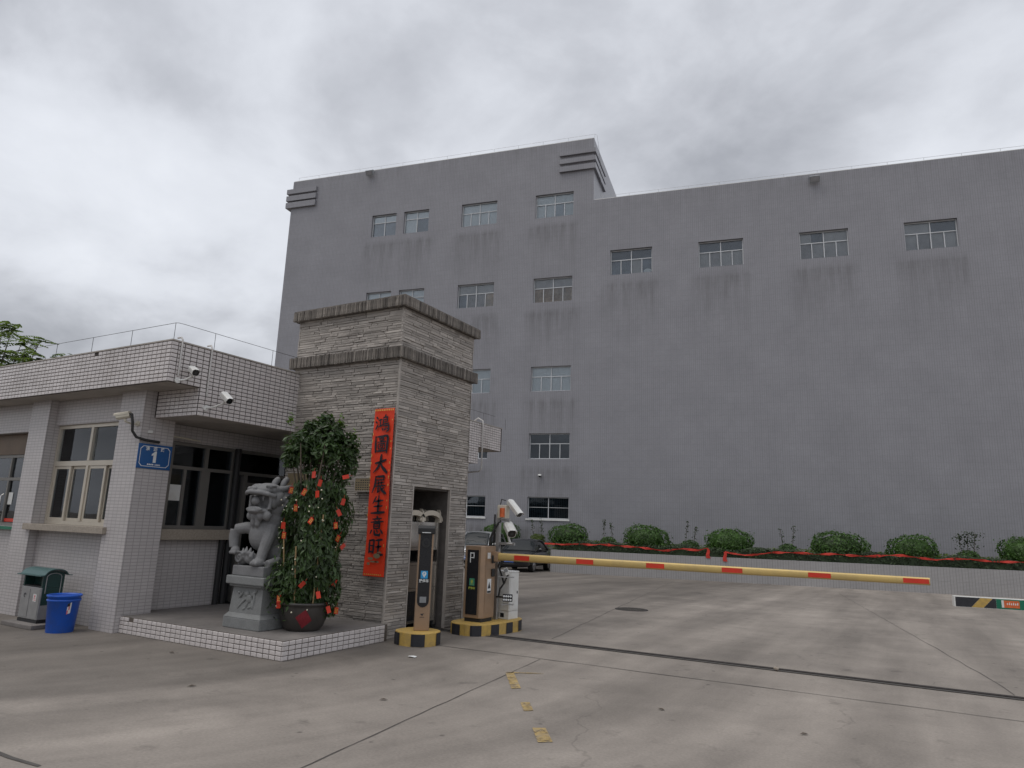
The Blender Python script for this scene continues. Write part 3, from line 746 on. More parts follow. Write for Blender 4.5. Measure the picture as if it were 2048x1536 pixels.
# ------------------------------------------------------------------ retractable gate inside the tower passage
def retractable_gate():
    t = thing('retractable_gate', 'folded stainless retractable gate with arched tops inside the tower doorway', 'gate', (-6.50, 8.78, 0.0))
    def arch(m, y0, y1, x0, x1, zb, rise, th, n=14):
        for i in range(n):
            a0, a1 = PI*i/n, PI*(i+1)/n; c = (y0+y1)/2; r = (y1-y0)/2
            P = lambda a, k: (c-math.cos(a)*(r+k), zb+math.sin(a)*(rise+k))
            (ya, za), (yb, zb_) = P(a0, 0), P(a1, 0); (yc, zc), (yd, zd) = P(a1, th), P(a0, th)
            m.prism([(ya, za), (yb, zb_), (yc, zc), (yd, zd)], 'x', x0, x1)
    for k, x in enumerate((0.0, -0.28, -0.56, -0.84, -1.12)):
        fr = MB()
        for y in (-0.44, -0.06, 0.40):
            fr.box(x-0.022, x+0.022, y-0.022, y+0.022, 0.06, 1.66)
        for z in (0.14, 0.60, 0.98, 1.20):
            fr.box(x-0.014, x+0.014, -0.418, -0.082, z-0.02, z+0.02); fr.box(x-0.014, x+0.014, -0.038, 0.378, z-0.02, z+0.02)
        f = fr.build('frame', 'steel', t)
        am = MB(); arch(am, -0.44, -0.06, x-0.04, x+0.04, 1.62, 0.08, 0.075); arch(am, -0.06, 0.40, x-0.04, x+0.04, 1.62, 0.09, 0.075)
        am.build('arch', 'alu', f)
        for y in (-0.06, 0.40):
            MB().add([(x-0.05,y-0.03,1.60),(x+0.05,y-0.03,1.60),(x+0.05,y+0.03,1.60),(x-0.05,y+0.03,1.60),(x-0.03,y-0.01,1.80),(x+0.03,y-0.01,1.80),(x+0.03,y+0.02,1.76),(x-0.03,y+0.02,1.76)],
                     [(0,3,2,1),(4,5,6,7),(0,1,5,4),(1,2,6,5),(2,3,7,6),(3,0,4,7)]).build('post_cap', 'alu', f)
        for (y0, y1) in ((-0.415, -0.085), (-0.035, 0.375)):
            for (z0, z1) in ((0.165, 0.575), (0.625, 0.955), (1.225, 1.60)):
                MB().box(x-0.006, x+0.006, y0, y1, z0, z1).build('sheet', 'steel' if z0 > 0.2 or y0 > -0.2 else 'black', f)
        for y in (-0.44, 0.40):
            MB().cyl((x-0.015, y, 0.06), (x+0.015, y, 0.06), 0.055, n=12).build('wheel', 'rubber', t)
retractable_gate()

# ------------------------------------------------------------------ guardhouse
def tile_mesh(mat, w, h, d):
    m = MB(); e = 0.004
    vs = [(0,0,0),(w,0,0),(w,0,h),(0,0,h),(0,-d+e,0),(w,-d+e,0),(w,-d+e,h),(0,-d+e,h),(e,-d,e),(w-e,-d,e),(w-e,-d,h-e),(e,-d,h-e)]
    fs = [(0,1,5,4),(1,2,6,5),(2,3,7,6),(3,0,4,7),(4,5,9,8),(5,6,10,9),(6,7,11,10),(7,4,8,11),(8,9,10,11)]
    return m.add(vs, fs)
GX = -8.42
def guardhouse():
    g = thing('guardhouse', 'low white-tiled guardhouse with flat overhanging roof beside the gate tower', 'building', (0, 0, 0))
    YR = 14.37; XL = -18.0
    # masonry
    for a, c, y in ((-9.93, -9.37, 6.37), (-12.40, -11.87, 6.45), (-15.1, -14.55, 6.45)):
        MB().box(a, c, 5.85, y, -0.05, 3.328).build('pillar', 'wall_tile', g)
    m = MB()
    m.box(-11.868, -9.932, 5.99, 6.16, -0.05, 1.282); m.box(-11.868, -9.932, 5.99, 6.16, 2.932, 3.326)
    m.box(-14.548, -12.402, 5.95, 6.32, 2.85, 3.326); m.box(-18, -15.102, 5.99, 6.16, -0.05, 3.326)
    # right-hand wall under the canopy
    m.box(-9.80, -9.65, 6.372, 7.72, -0.05, 1.21); m.box(-9.80, -9.65, 6.372, 8.95, 2.69, 2.948)
    m.box(-9.80, -9.65, 8.95, 13.0, -0.05, 2.948); m.box(-9.80, -9.65, 6.372, 6.56, 1.21, 2.69)
    m.box(-18, -9.65, 12.95, 13.1, -0.05, 3.326); m.box(-18, -17.85, 6.17, 12.94, -0.05, 3.326)
    m.build('wall', 'wall_tile', g)
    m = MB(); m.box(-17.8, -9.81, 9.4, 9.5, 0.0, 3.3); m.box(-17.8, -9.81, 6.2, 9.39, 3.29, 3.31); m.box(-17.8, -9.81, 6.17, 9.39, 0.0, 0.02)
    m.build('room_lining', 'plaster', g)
    # roof slab, deep beam
    roof = MB().box(XL, GX-0.012, 5.532, YR, 3.33, 3.885).build('roof_fascia', 'grout', g)
    MB().box(XL, GX-0.05, 5.56, YR-0.05, 3.3285, 3.3298).build('soffit', 'soffit', g)
    beam = MB().box(-9.64, GX-0.012, 6.027, 13.3, 2.952, 3.3275).build('canopy_beam', 'grout', g)
    MB().box(-9.63, GX-0.03, 6.05, 13.28, 2.9495, 2.9515).build('soffit', 'soffit', g)
    MB().box(XL, GX+0.01, 5.515, YR+0.01, 3.886, 3.905).build('roof_edge', 'soffit', g)
    # glazed tiles: right-hand faces first (the ones that show largest), rest joined
    tw, th, td = 0.0885, 0.0465, 0.0115; pw, ph = 0.1, 0.0555
    tm = tile_mesh('tile', tw, th, td); tme = tm.mesh('tile', 'tile'); n = 0; q = MB()
    def put(Mx, parent, solo):
        nonlocal n
        if RND.random() < 0.0012: return
        if solo and n < 300:
            o = link('tile', tme, parent); o.matrix_local = Mx; n += 1
        else: q.add([Mx @ Vector(p) for p in tm.v], tm.f)
    Rr = Matrix.Rotation(PI/2, 4, 'Z')
    for c in range(88):
        y = 5.524+c*pw
        for r in range(10):
            z = 3.334+r*ph
            put(Matrix.Translation((GX-0.012, y+0.003, z)) @ Rr, roof, y < 7.75)
        if y >= 6.0 and y < 13.25:
            for r in range(7):
                z = 3.334-(r+1)*ph
                if z > 2.945: put(Matrix.Translation((GX-0.012, y+0.003+0.005, z)) @ Rr, beam, y < 7.75)
    c = 0
    while True:
        x = GX-0.012-(c+1)*pw+0.003
        if x < XL+0.1: break
        for r in range(10): put(Matrix.Translation((x, 5.532, 3.334+r*ph)), roof, False)
        if x > -9.37:
            for r in range(7):
                z = 3.334-(r+1)*ph
                if z > 2.945: put(Matrix.Translation((x, 6.027, z)), beam, False)
        c += 1
    stuff(q.build('fascia_tiles', 'tile_stuff', g))
    # front window
    window_front(g)
    # window sill
    MB().box(-11.98, -9.84, 5.79, 6.05, 1.284, 1.378).build('window_sill', 'sill', g, bevel=0.006)
    # right-hand window, sill and door under the canopy
    Mr = Matrix.Translation((-9.66, 6.56, 1.375)) @ Matrix.Rotation(PI/2, 4, 'Z')
    side_window(g, Mr)
    MB().box(-9.79, -9.53, 6.40, 7.70, 1.215, 1.372).build('window_sill', 'sill', g, bevel=0.006)
    # service window bay on the far left with a brown shutter box
    MB().box(-14.54, -12.41, 6.02, 6.16, -0.05, 1.31).build('wall', 'wall_tile', g)
    MB().box(-14.54, -12.41, 6.08, 6.30, 2.50, 2.848).build('shutter_box', 'brownwood', g)
    m = MB(); wframe(m, -14.54, -12.41, 1.312, 2.498, .05, 6.10, 6.16); m.box(-14.49, -12.46, 6.096, 6.156, 2.06, 2.11)
    for x in (-13.90, -13.30): m.box(x-.022, x+.022, 6.092, 6.152, 1.362, 2.059); m.box(x-.02, x+.02, 6.092, 6.152, 2.111, 2.448)
    dd = m.build('service_window', 'alu_d', g)
    for a, b_ in ((-14.49, -13.922), (-13.878, -13.322), (-13.278, -12.46)):
        MB().box(a, b_, 6.125, 6.131, 1.362, 2.06).build('pane', 'glass_blue', dd); MB().box(a, b_, 6.125, 6.131, 2.11, 2.448).build('pane', 'glass_blue', dd)
    MB().box(-13.26, -13.12, 6.118, 6.120, 1.66, 1.86).build('paper_notice', 'white', dd); MB().box(-13.27, -12.95, 6.118, 6.1205, 1.375, 1.43).build('red_strip', 'red', dd)
    m = MB(); m.tube([(-13.36, 6.09, 1.50), (-13.36, 6.05, 1.53), (-13.36, 6.05, 1.80), (-13.36, 6.09, 1.83)], 0.012); m.build('window_handle', 'steel', dd)
    MB().box(-14.54, -12.42, 5.93, 6.09, 1.26, 1.305).build('green_ledge', 'greenprint', g)
    # roof lightning wire
    m = MB(); h = 0.26
    xs = [GX-0.10-i*0.98 for i in range(10)]
    pts = [(x, 5.60, 3.90+h) for x in reversed(xs)]+[(GX-0.06, 5.62, 3.90+h)]+[(GX-0.05, 5.70+i*1.05, 3.90+h) for i in range(9)]
    m.tube(pts, 0.0035, 5)
    for x in xs: m.cyl((x, 5.60, 3.90), (x, 5.60, 3.90+h), 0.0035, n=5)
    for i in range(9): m.cyl((GX-0.05, 5.70+i*1.05+0.5, 3.90), (GX-0.05, 5.70+i*1.05+0.5, 3.90+h), 0.0035, n=5)
    m.build('lightning_wire', 'iron', g)
    # drain pipe on the rear end of the canopy
    m = MB(); m.tube([(GX-0.25, 13.42, 3.93), (GX-0.1, 13.42, 4.02), (GX+0.03, 13.42, 3.95), (GX+0.04, 13.42, 3.8), (GX+0.04, 13.42, 2.85), (GX-0.02, 13.42, 2.78), (GX-0.5, 13.5, 2.76)], 0.017, 8); m.build('drain_pipe', 'offw2', g)
    # dark downpipes beside the entrance
    m = MB(); m.cyl((-9.60, 7.60, 0.20), (-9.60, 7.60, 1.22), 0.045, n=10); m.cyl((-9.60, 7.73, 0.20), (-9.60, 7.73, 2.69), 0.05, n=10); m.build('downpipe', 'blackm', g)
    return g

def window_front(g):
    x0, x1, z0, z1 = -11.866, -9.934, 1.38, 2.93; y = 6.04
    m = MB(); w = x1-x0; h = z1-z0; b = 0.055; zt = 0.90
    Mx = Matrix.Translation((x0, y, z0))
    wframe(m, 0, w, 0, h, b, 0, 0.08); m.box(b, w-b, -0.004, 0.076, zt, zt+0.075); m.box(w/2-0.03, w/2+0.03, -0.008, 0.07, b, zt-0.001); m.box(w/2-0.03, w/2+0.03, -0.008, 0.07, zt+0.076, h-b)
    win = m.xf(Mx).build('window', 'alu', g)
    for a, c in ((b, w/2-0.03), (w/2+0.03, w-b)):
        MB().box(a+0.002, c-0.002, 0.03, 0.036, zt+0.078, h-b-0.002).xf(Mx).build('pane', 'glass', win)
    hw = (w/2-0.03-b)
    for k, (a, yy) in enumerate(((b, 0.01), (b+hw*0.49, 0.042), (w/2+0.03, 0.01), (w/2+0.03+hw*0.49, 0.042))):
        c = a+hw*0.51; s = MB(); wframe(s, a+0.001, c-0.001, b+0.001, zt-0.001, 0.045, yy, yy+0.026)
        sa = s.xf(Mx).build('sash', 'alu', win)
        MB().box(a+0.04, c-0.04, yy+0.010, yy+0.015, b+0.04, zt-0.04).xf(Mx).build('sash_pane', 'glass_blue', win)

def side_window(g, Mx):
    w, h, zt = 2.35, 1.31, 0.90
    m = MB(); b = 0.05
    wframe(m, 0, w, zt, h, b, 0.0, 0.07)
    m.box(0, 1.16, 0.0, 0.07, 0, b); m.box(0, b, 0, 0.07, b, zt)
    m.box(0.255, 0.30, -0.004, 0.066, b, zt); m.box(0.56, 0.72, -0.006, 0.064, b, zt); m.box(0.60, 0.66, -0.006, 0.064, zt+b+0.0, h-b)
    m.box(1.12, 1.20, -0.008, 0.062, -1.15, h-b); m.box(1.38, 1.46, -0.004, 0.066, -1.15, zt); m.box(2.27, 2.35, -0.004, 0.066, -1.15, zt)
    m.box(1.46, 2.27, 0.0, 0.06, 0.72, 0.78)
    win = m.xf(Mx).build('side_window', 'alu_d', g)
    for a, c, p, q in ((b, 0.60, zt+b, h-b), (0.66, 1.12, zt+b, h-b), (1.20, w-b, zt+b, h-b), (b, 0.255, b, zt), (0.30, 0.56, b, zt), (0.72, 1.12, b, zt), (1.46, 2.27, -1.1, 0.72)):
        MB().box(a, c, 0.03, 0.036, p, q).xf(Mx).build('pane', 'glass_blue', win)
    MB().box(0.06, 0.25, 0.020, 0.0225, 0.42, 0.66).xf(Mx).build('paper_notice', 'white', win)
GUARD = guardhouse()

# ------------------------------------------------------------------ entrance platform
def platform():
    x0, x1, y0, y1 = -9.36, -6.255, 5.93, 7.785; z = 0.218
    p = thing('entrance_platform', 'low raised entrance platform edged with small white tiles', 'platform', (0, 0, 0))
    MB().box(x0-0.3, x1-0.012, y0+0.012, y1, -0.05, z).build('slab', 'plat_top', p)
    e = MB(); e.box(x0, x1-0.012, y0+0.0115, y0+0.0119, 0, z-0.002); e.build('grout_bed', 'bed', p)
    MB().box(x1-0.0119, x1-0.0115, y0+0.012, y1, 0, z-0.002).build('grout_bed', 'bed', p)
    tme = tile_mesh('tile', 0.0895, 0.0450, 0.0115).mesh('tile', 'tile')
    Rr = Matrix.Rotation(PI/2, 4, 'Z')
    for r in range(4):
        zz = 0.218-(r+1)*0.0535
        for c in range(31):
            if (r, c) in ((0, 28),): continue
            o = link('tile', tme, p); xx = x1-0.012-(c+1)*0.1+0.003
            o.matrix_local = Matrix.Translation((xx+jit(0.001), y0+0.012, zz+jit(0.001))) @ Matrix.Rotation(jit(0.008), 4, 'Y')
        for c in range(18):
            if False: continue
            o = link('tile', tme, p); o.matrix_local = Matrix.Translation((x1-0.012, y0+0.003+c*0.1+jit(0.001), zz+jit(0.001))) @ Rr
platform()

# ------------------------------------------------------------------ foliage helpers
def leaf_cloud(pts, size, rnd, up=0.3, shape=1.9, droop=None):
    """pts: list of (position, outward normal). One folded leaf (two quads) per point."""
    m = MB(); v = m.v; f = m.f
    for p, nn in pts:
        n = (nn+Vector((rnd.gauss(0, .45), rnd.gauss(0, .45), rnd.gauss(0, .45)+up))).normalized()
        if droop is None: a = n.cross(Vector((rnd.gauss(0, 1), rnd.gauss(0, 1), rnd.gauss(0, 1)))).normalized()
        else:
            a = Vector((rnd.gauss(0, droop), rnd.gauss(0, droop), -1+rnd.gauss(0, droop)))+nn*.25; a = (a-n*a.dot(n)).normalized()
        b = n.cross(a)
        s = size*rnd.uniform(0.6, 1.3); l = s*shape/2; w = s/2
        o = len(v)
        v.extend([tuple(p-a*l), tuple(p+b*w+n*w*.35), tuple(p+a*l), tuple(p-b*w+n*w*.35)])
        f.append((o, o+1, o+2)); f.append((o, o+2, o+3))
    m.s = [False]*len(f); return m

def bush_mesh(seed, n=2300, mat='bush'):
    r = random.Random(seed); pts = []
    ph = [r.uniform(0, 6.28) for _ in range(6)]
    def rad(d):   # clipped dome: flattish top, rounded sides, lumpy
        e = (abs(d.x)**2.6+abs(d.y)**2.6+abs(d.z)**2.6)**(-1/2.6)
        return e*(1+0.045*math.sin(5*d.x+ph[0])+0.045*math.sin(6*d.y+ph[1])+0.03*math.sin(9*d.z+4*d.x+ph[2])+0.05*math.sin(11*d.x-7*d.y+ph[3])+0.05*math.sin(3*d.x+2*d.z+ph[4]))
    sc = Vector((0.92, 0.80, 0.50))
    for _ in range(n):
        d = Vector((r.gauss(0, 1), r.gauss(0, 1), r.gauss(0, 1))).normalized()
        if d.z < -0.75: continue
        q = d*rad(d)*(1-abs(r.gauss(0, .05))+(0.22*r.random() if r.random() < .07 else 0)); pts.append((Vector((q.x*sc.x, q.y*sc.y, q.z*sc.z)), d))
    m = leaf_cloud(pts, 0.062, r, up=0.25, shape=1.6)
    k = MB(); k.ell((0, 0, -0.02), (0.78, 0.68, 0.42), n=12, m=8)
    m.add(k.v, k.f, True)
    return m.mesh('bush', mat, fix=False)

# ------------------------------------------------------------------ planter and planting
PN = 31.9
def planter():
    sA, sB = -8.65, 18.0
    p = thing('planter_wall', 'low grey tiled planter wall along the foot of the factory', 'planter', tuple(BN*PN), BA)
    zb, zt = -0.75, 0.535
    MB().box(sA, sB, 0, 0.16, zb, zt).build('wall', 'planter_tile', p)
    MB().box(sA, sA+0.16, 0.162, 4.5, zb, zt-0.002).build('wall', 'planter_tile', p)
    MB().box(sA+0.16, sB, 0.162, 4.55, zb, 0.50).build('soil', 'soil', p)
    q = thing('rear_planter', 'short planter strip against the factory wall behind the parked cars', 'planter', tuple(BN*35.0), BA)
    MB().box(-22, sA-0.1, 0, 0.14, -0.8, 0.25).build('wall', 'planter_tile', q); MB().box(-22, sA-0.1, 0.142, 1.45, -0.8, 0.22).build('soil', 'soil', q)
planter()
BUSH = [bush_mesh(i) for i in (1, 2, 3)]
def bushes():
    k = 33.2/25.2
    L = [(-6.79, -5.40, 1.69, 'clipped round bush nearest the black sedan in the planter'), (-4.04, -2.57, 1.71, 'second clipped bush from the black sedan, left of the ribbon gap'),
         (-1.27, 0.22, 1.71, 'clipped bush standing over the gap in the red ribbon'), (1.99, 3.67, 1.70, 'widest clipped bush in the planter, fourth from the black sedan'),
         (4.31, 5.63, 1.69, 'clipped bush above the tip of the barrier arm'), (7.28, 8.60, 1.74, 'clipped bush at the right edge above the striped kerb block')]
    for i, (a, c, zt, lab) in enumerate(L):
        s = (a+c)/2*k; w = (c-a)*k; top = 1.6+(zt-1.6)*k
        o = link('clipped_bush', BUSH[i % 3]); tag(o, lab, 'bush', 'clipped bushes in the planter')
        o.location = fac(s, 32.85, top-0.58); o.scale = (w/1.88, 0.95, 1.18+jit(0.04)); o.rotation_euler = (0, 0, BA+(PI if i % 2 else 0))
    o = link('clipped_bush', BUSH[1]); tag(o, 'clipped bush behind the barrier cameras and parked cars', 'bush', 'clipped bushes in the planter')
    o.location = fac(-12.45, 35.75, 1.16); o.scale = (1.02, 0.75, 1.05); o.rotation_euler = (0, 0, BA)
bushes()
def small_plants():
    k = 33.4/25.2
    L = [(-7.35, 'small yellow-green shrub with two tall sprigs left of the nearest clipped bush', 'cover', 35.6), (-4.69, 'small dark shrub with thin sprigs between first and second bushes', 'bush', 33.4),
         (-1.83, 'small shrub with a leaning sprig left of the ribbon gap', 'bush', 33.4), (1.32, 'small shrub with two sprigs left of the widest bush', 'bush', 33.4),
         (6.51, 'small shrub with a feathery tall top near the right edge', 'bush', 33.4)]
    for i, (s, lab, mt, n) in enumerate(L):
        r = random.Random(50+i); kk = n/25.2
        t = thing('small_shrub', lab, 'shrub', fac(s*kk, n, 0.72), BA, 'small shrubs between the clipped bushes')
        pts = []
        for _ in range(420):
            d = Vector((r.gauss(0, 1), r.gauss(0, 1), r.gauss(0, 1))).normalized(); q = d*(1-abs(r.gauss(0, .12)))
            pts.append((Vector((q.x*.42, q.y*.36, q.z*.27+.22)), d))
        m = leaf_cloud(pts, 0.06, r); kq = MB().ell((0, 0, .2), (.33, .28, .2), n=10, m=6); m.add(kq.v, kq.f); m.build('foliage', mt, t, fix=False)
        stem = MB(); pts = []
        for j in range(3 if i == 4 else 2):
            x = (-0.22, 0.2, 0.0)[j]+jit(.05); h = r.uniform(.75, 1.0); lean = r.uniform(-.1, .15)
            stem.tube([(x, 0, .3), (x+lean*.5, .02, .3+h*.5), (x+lean, 0, .3+h)], 0.010, 5)
            for _ in range(34 if i < 4 else 90):
                u = r.random()**.6; pts.append((Vector((x+lean*u+r.gauss(0, .045 if i < 4 else .12), r.gauss(0, .04), .35+h*u)), Vector((r.gauss(0,1), r.gauss(0,1), .2)).normalized()))
        stem.build('sprig_stem', 'bark', t); leaf_cloud(pts, 0.05, r).build('sprig_leaves', 'hedge', t, fix=False)
small_plants()
def hedges():
    r = random.Random(77); pts = []; cov = []
    for _ in range(15000):
        s = r.uniform(-8.5, 14); n = 32.06+r.random()*0.55; z = 0.52+(r.random()**.7)*(0.40+.05*math.sin(s*1.7)+.04*math.sin(s*4.1))
        pts.append((fac(s, n, z), (fac(0, -1, .5))))
    leaf_cloud(pts, 0.065, r, up=.3).build('hedge', 'hedge', fix=False)
    h = bpy.data.objects['hedge']; stuff(h); h['label'] = 'low dark green hedge strip behind the planter wall'; h['category'] = 'hedge'
    c = MB(); c.box(-8.4, 14, 0, .4, .50, .80, Matrix.Translation(BN*32.12) @ Matrix.Rotation(BA, 4, 'Z')); o = c.build('hedge_core', 'hedge', h)
    for _ in range(9000):
        s = r.uniform(-8.5, 14); n = 32.6+r.random()*3.6; z = 0.52+r.random()*0.42+.05*math.sin(s*2+n)
        cov.append((fac(s, n, z), Vector((0, 0, 1))))
    for _ in range(1800):
        s = r.uniform(-20, -8.9); n = 35.15+r.random()*1.2; z = 0.25+r.random()*0.55
        cov.append((fac(s, n, z), Vector((0, 0, 1))))
    o = stuff(leaf_cloud(cov, 0.085, r).build('ground_cover', 'cover', fix=False)); o['label'] = 'yellow-green ground cover plants between the bushes'; o['category'] = 'ground cover'
hedges()
def ribbons():
    k = PN/24.5; zz = lambda z: 1.6+(z-1.6)*k
    A = [(-6.9, .97), (-6.2, .955), (-5.6, 1.0), (-5.1, .985), (-4.86, 1.02), (-4.2, .99), (-3.6, .985), (-3.1, .93), (-2.61, .885), (-2.2, .93), (-1.9, .995), (-1.4, .985), (-1.0, .95), (-1.22+.35, 1.0)]
    A = [(-6.9,.97),(-6.2,.955),(-5.6,1.0),(-5.1,.985),(-4.86,1.02),(-4.2,.99),(-3.5,.975),(-3.0,.92),(-2.61,.885),(-2.35,.94),(-2.0,.99),(-1.75,.96),(-1.5,.955),(-1.30,1.02),(-1.20,1.02)]
    B = [(-.66,.94),(-.45,.90),(-.03,.86),(.35,.90),(.8,.98),(1.2,1.0),(1.65,1.01),(2.1,.985),(2.6,1.02),(3.2,.99),(3.8,1.0),(4.23,1.05),(4.6,1.06),(5.1,1.0),(5.5,.97),(5.84,1.01),(6.4,1.03),(7.0,.985),(7.74,1.01),(9,1.0)]
    r = random.Random(8)
    def make(path, tail_at, lab):
        t = thing('red_ribbon', lab, 'ribbon', (0, 0, 0), 0, 'red ribbons draped on the hedge')
        P = [Vector((s*k, zz(z)+.03)) for s, z in path]; pts = []
        for a, b in zip(P, P[1:]):
            n = max(2, int((b-a).length/.12))
            for i in range(n): pts.append(a+(b-a)*i/n)
        pts.append(P[-1])
        m = MB(); vs = []; K = 4
        for i, p in enumerate(pts):
            tw = .8*math.sin(i*.43)+.5*math.sin(i*1.13); w = .034+.016*math.sin(i*.9)
            for j in range(K):
                u = j/(K-1)-.5
                vs.append(fac(p.x, PN+.12+.05*math.sin(i*.6)+u*w*math.sin(tw)+.015*math.sin(j*3+i), p.y+u*2*w*math.cos(tw*.6)+r.uniform(-.008, .008)))
        m.add(vs, [(i*K+j, (i+1)*K+j, (i+1)*K+j+1, i*K+j+1) for i in range(len(pts)-1) for j in range(K-1)], True)
        m.build('band', 'redcloth', t, fix=False)
        p = P[tail_at]; q = MB(); vs = []
        for i in range(6):
            z = p.y-.08*i
            for j in range(3): vs.append(fac(p.x+(j-1)*(.05+.008*i)+.02*math.sin(i*1.4), PN-.05+.02*math.sin(i+j*2), z))
        q.add(vs, [(i*3+j, (i+1)*3+j, (i+1)*3+j+1, i*3+j+1) for i in range(5) for j in range(2)], True); q.build('tail', 'redcloth', t, fix=False)
    make(A, -1, 'left red ribbon on the hedge, from the black sedan to its hanging end')
    make(B, 0, 'right red ribbon on the hedge, from its hanging end to the right edge')
ribbons()
def kerb_block():
    # painted concrete block on the right, low board with black-yellow and green panels
    a = Vector((1.10, 24.80)); b = Vector((6.4, 25.75)); d = (b-a); ang = math.atan2(d.y, d.x); L = d.length
    t = thing('painted_kerb_block', 'low kerb block with black, yellow and green panels near the right edge', 'kerb block', (a.x, a.y, gz(a.x, a.y)), ang)
    H = 0.30
    MB().box(0, L, 0.0, 0.25, -0.1, H).build('block', 'white', t, bevel=0.008)
    def panel(poly, mat, y=-0.003, name='panel'): return MB().prism(poly, 'y', y, y+0.002).build(name, mat, t)
    panel([(.03, .01), (.42, .01), (.66, H-.02), (.03, H-.02)], 'blk'); panel([(.425, .01), (.72, .01), (.97, H-.02), (.665, H-.02)], 'yel')
    panel([(.725, .01), (1.05, .01), (1.05, H-.02), (.975, H-.02)], 'blk'); g = panel([(1.053, .01), (1.80, .01), (1.80, H-.02), (1.053, H-.02)], 'greenprint')
    panel([(1.24, .05), (1.62, .05), (1.62, H-.05), (1.24, H-.05)], 'orange', -.005, 'sticker'); panel([(1.18, .05), (1.238, .05), (1.238, H-.05), (1.18, H-.05)], 'white', -.005, 'sticker')
    for i in range(6): panel([(1.31+i*.05, .13), (1.335+i*.05, .13), (1.335+i*.05, .18+.03*(i % 2)), (1.31+i*.05, .18)], 'white', -.0065, 'lettering')
    panel([(1.803, .01), (2.15, .01), (2.15, H-.02), (1.83, H-.02), (1.803, H-.08)], 'yel')
    panel([(2.153, .01), (2.7, .01), (2.7, H-.02), (2.153, H-.02)], 'blk'); panel([(2.703, .01), (3.2, .01), (3.4, H-.02), (2.703, H-.02)], 'yel')
kerb_block()

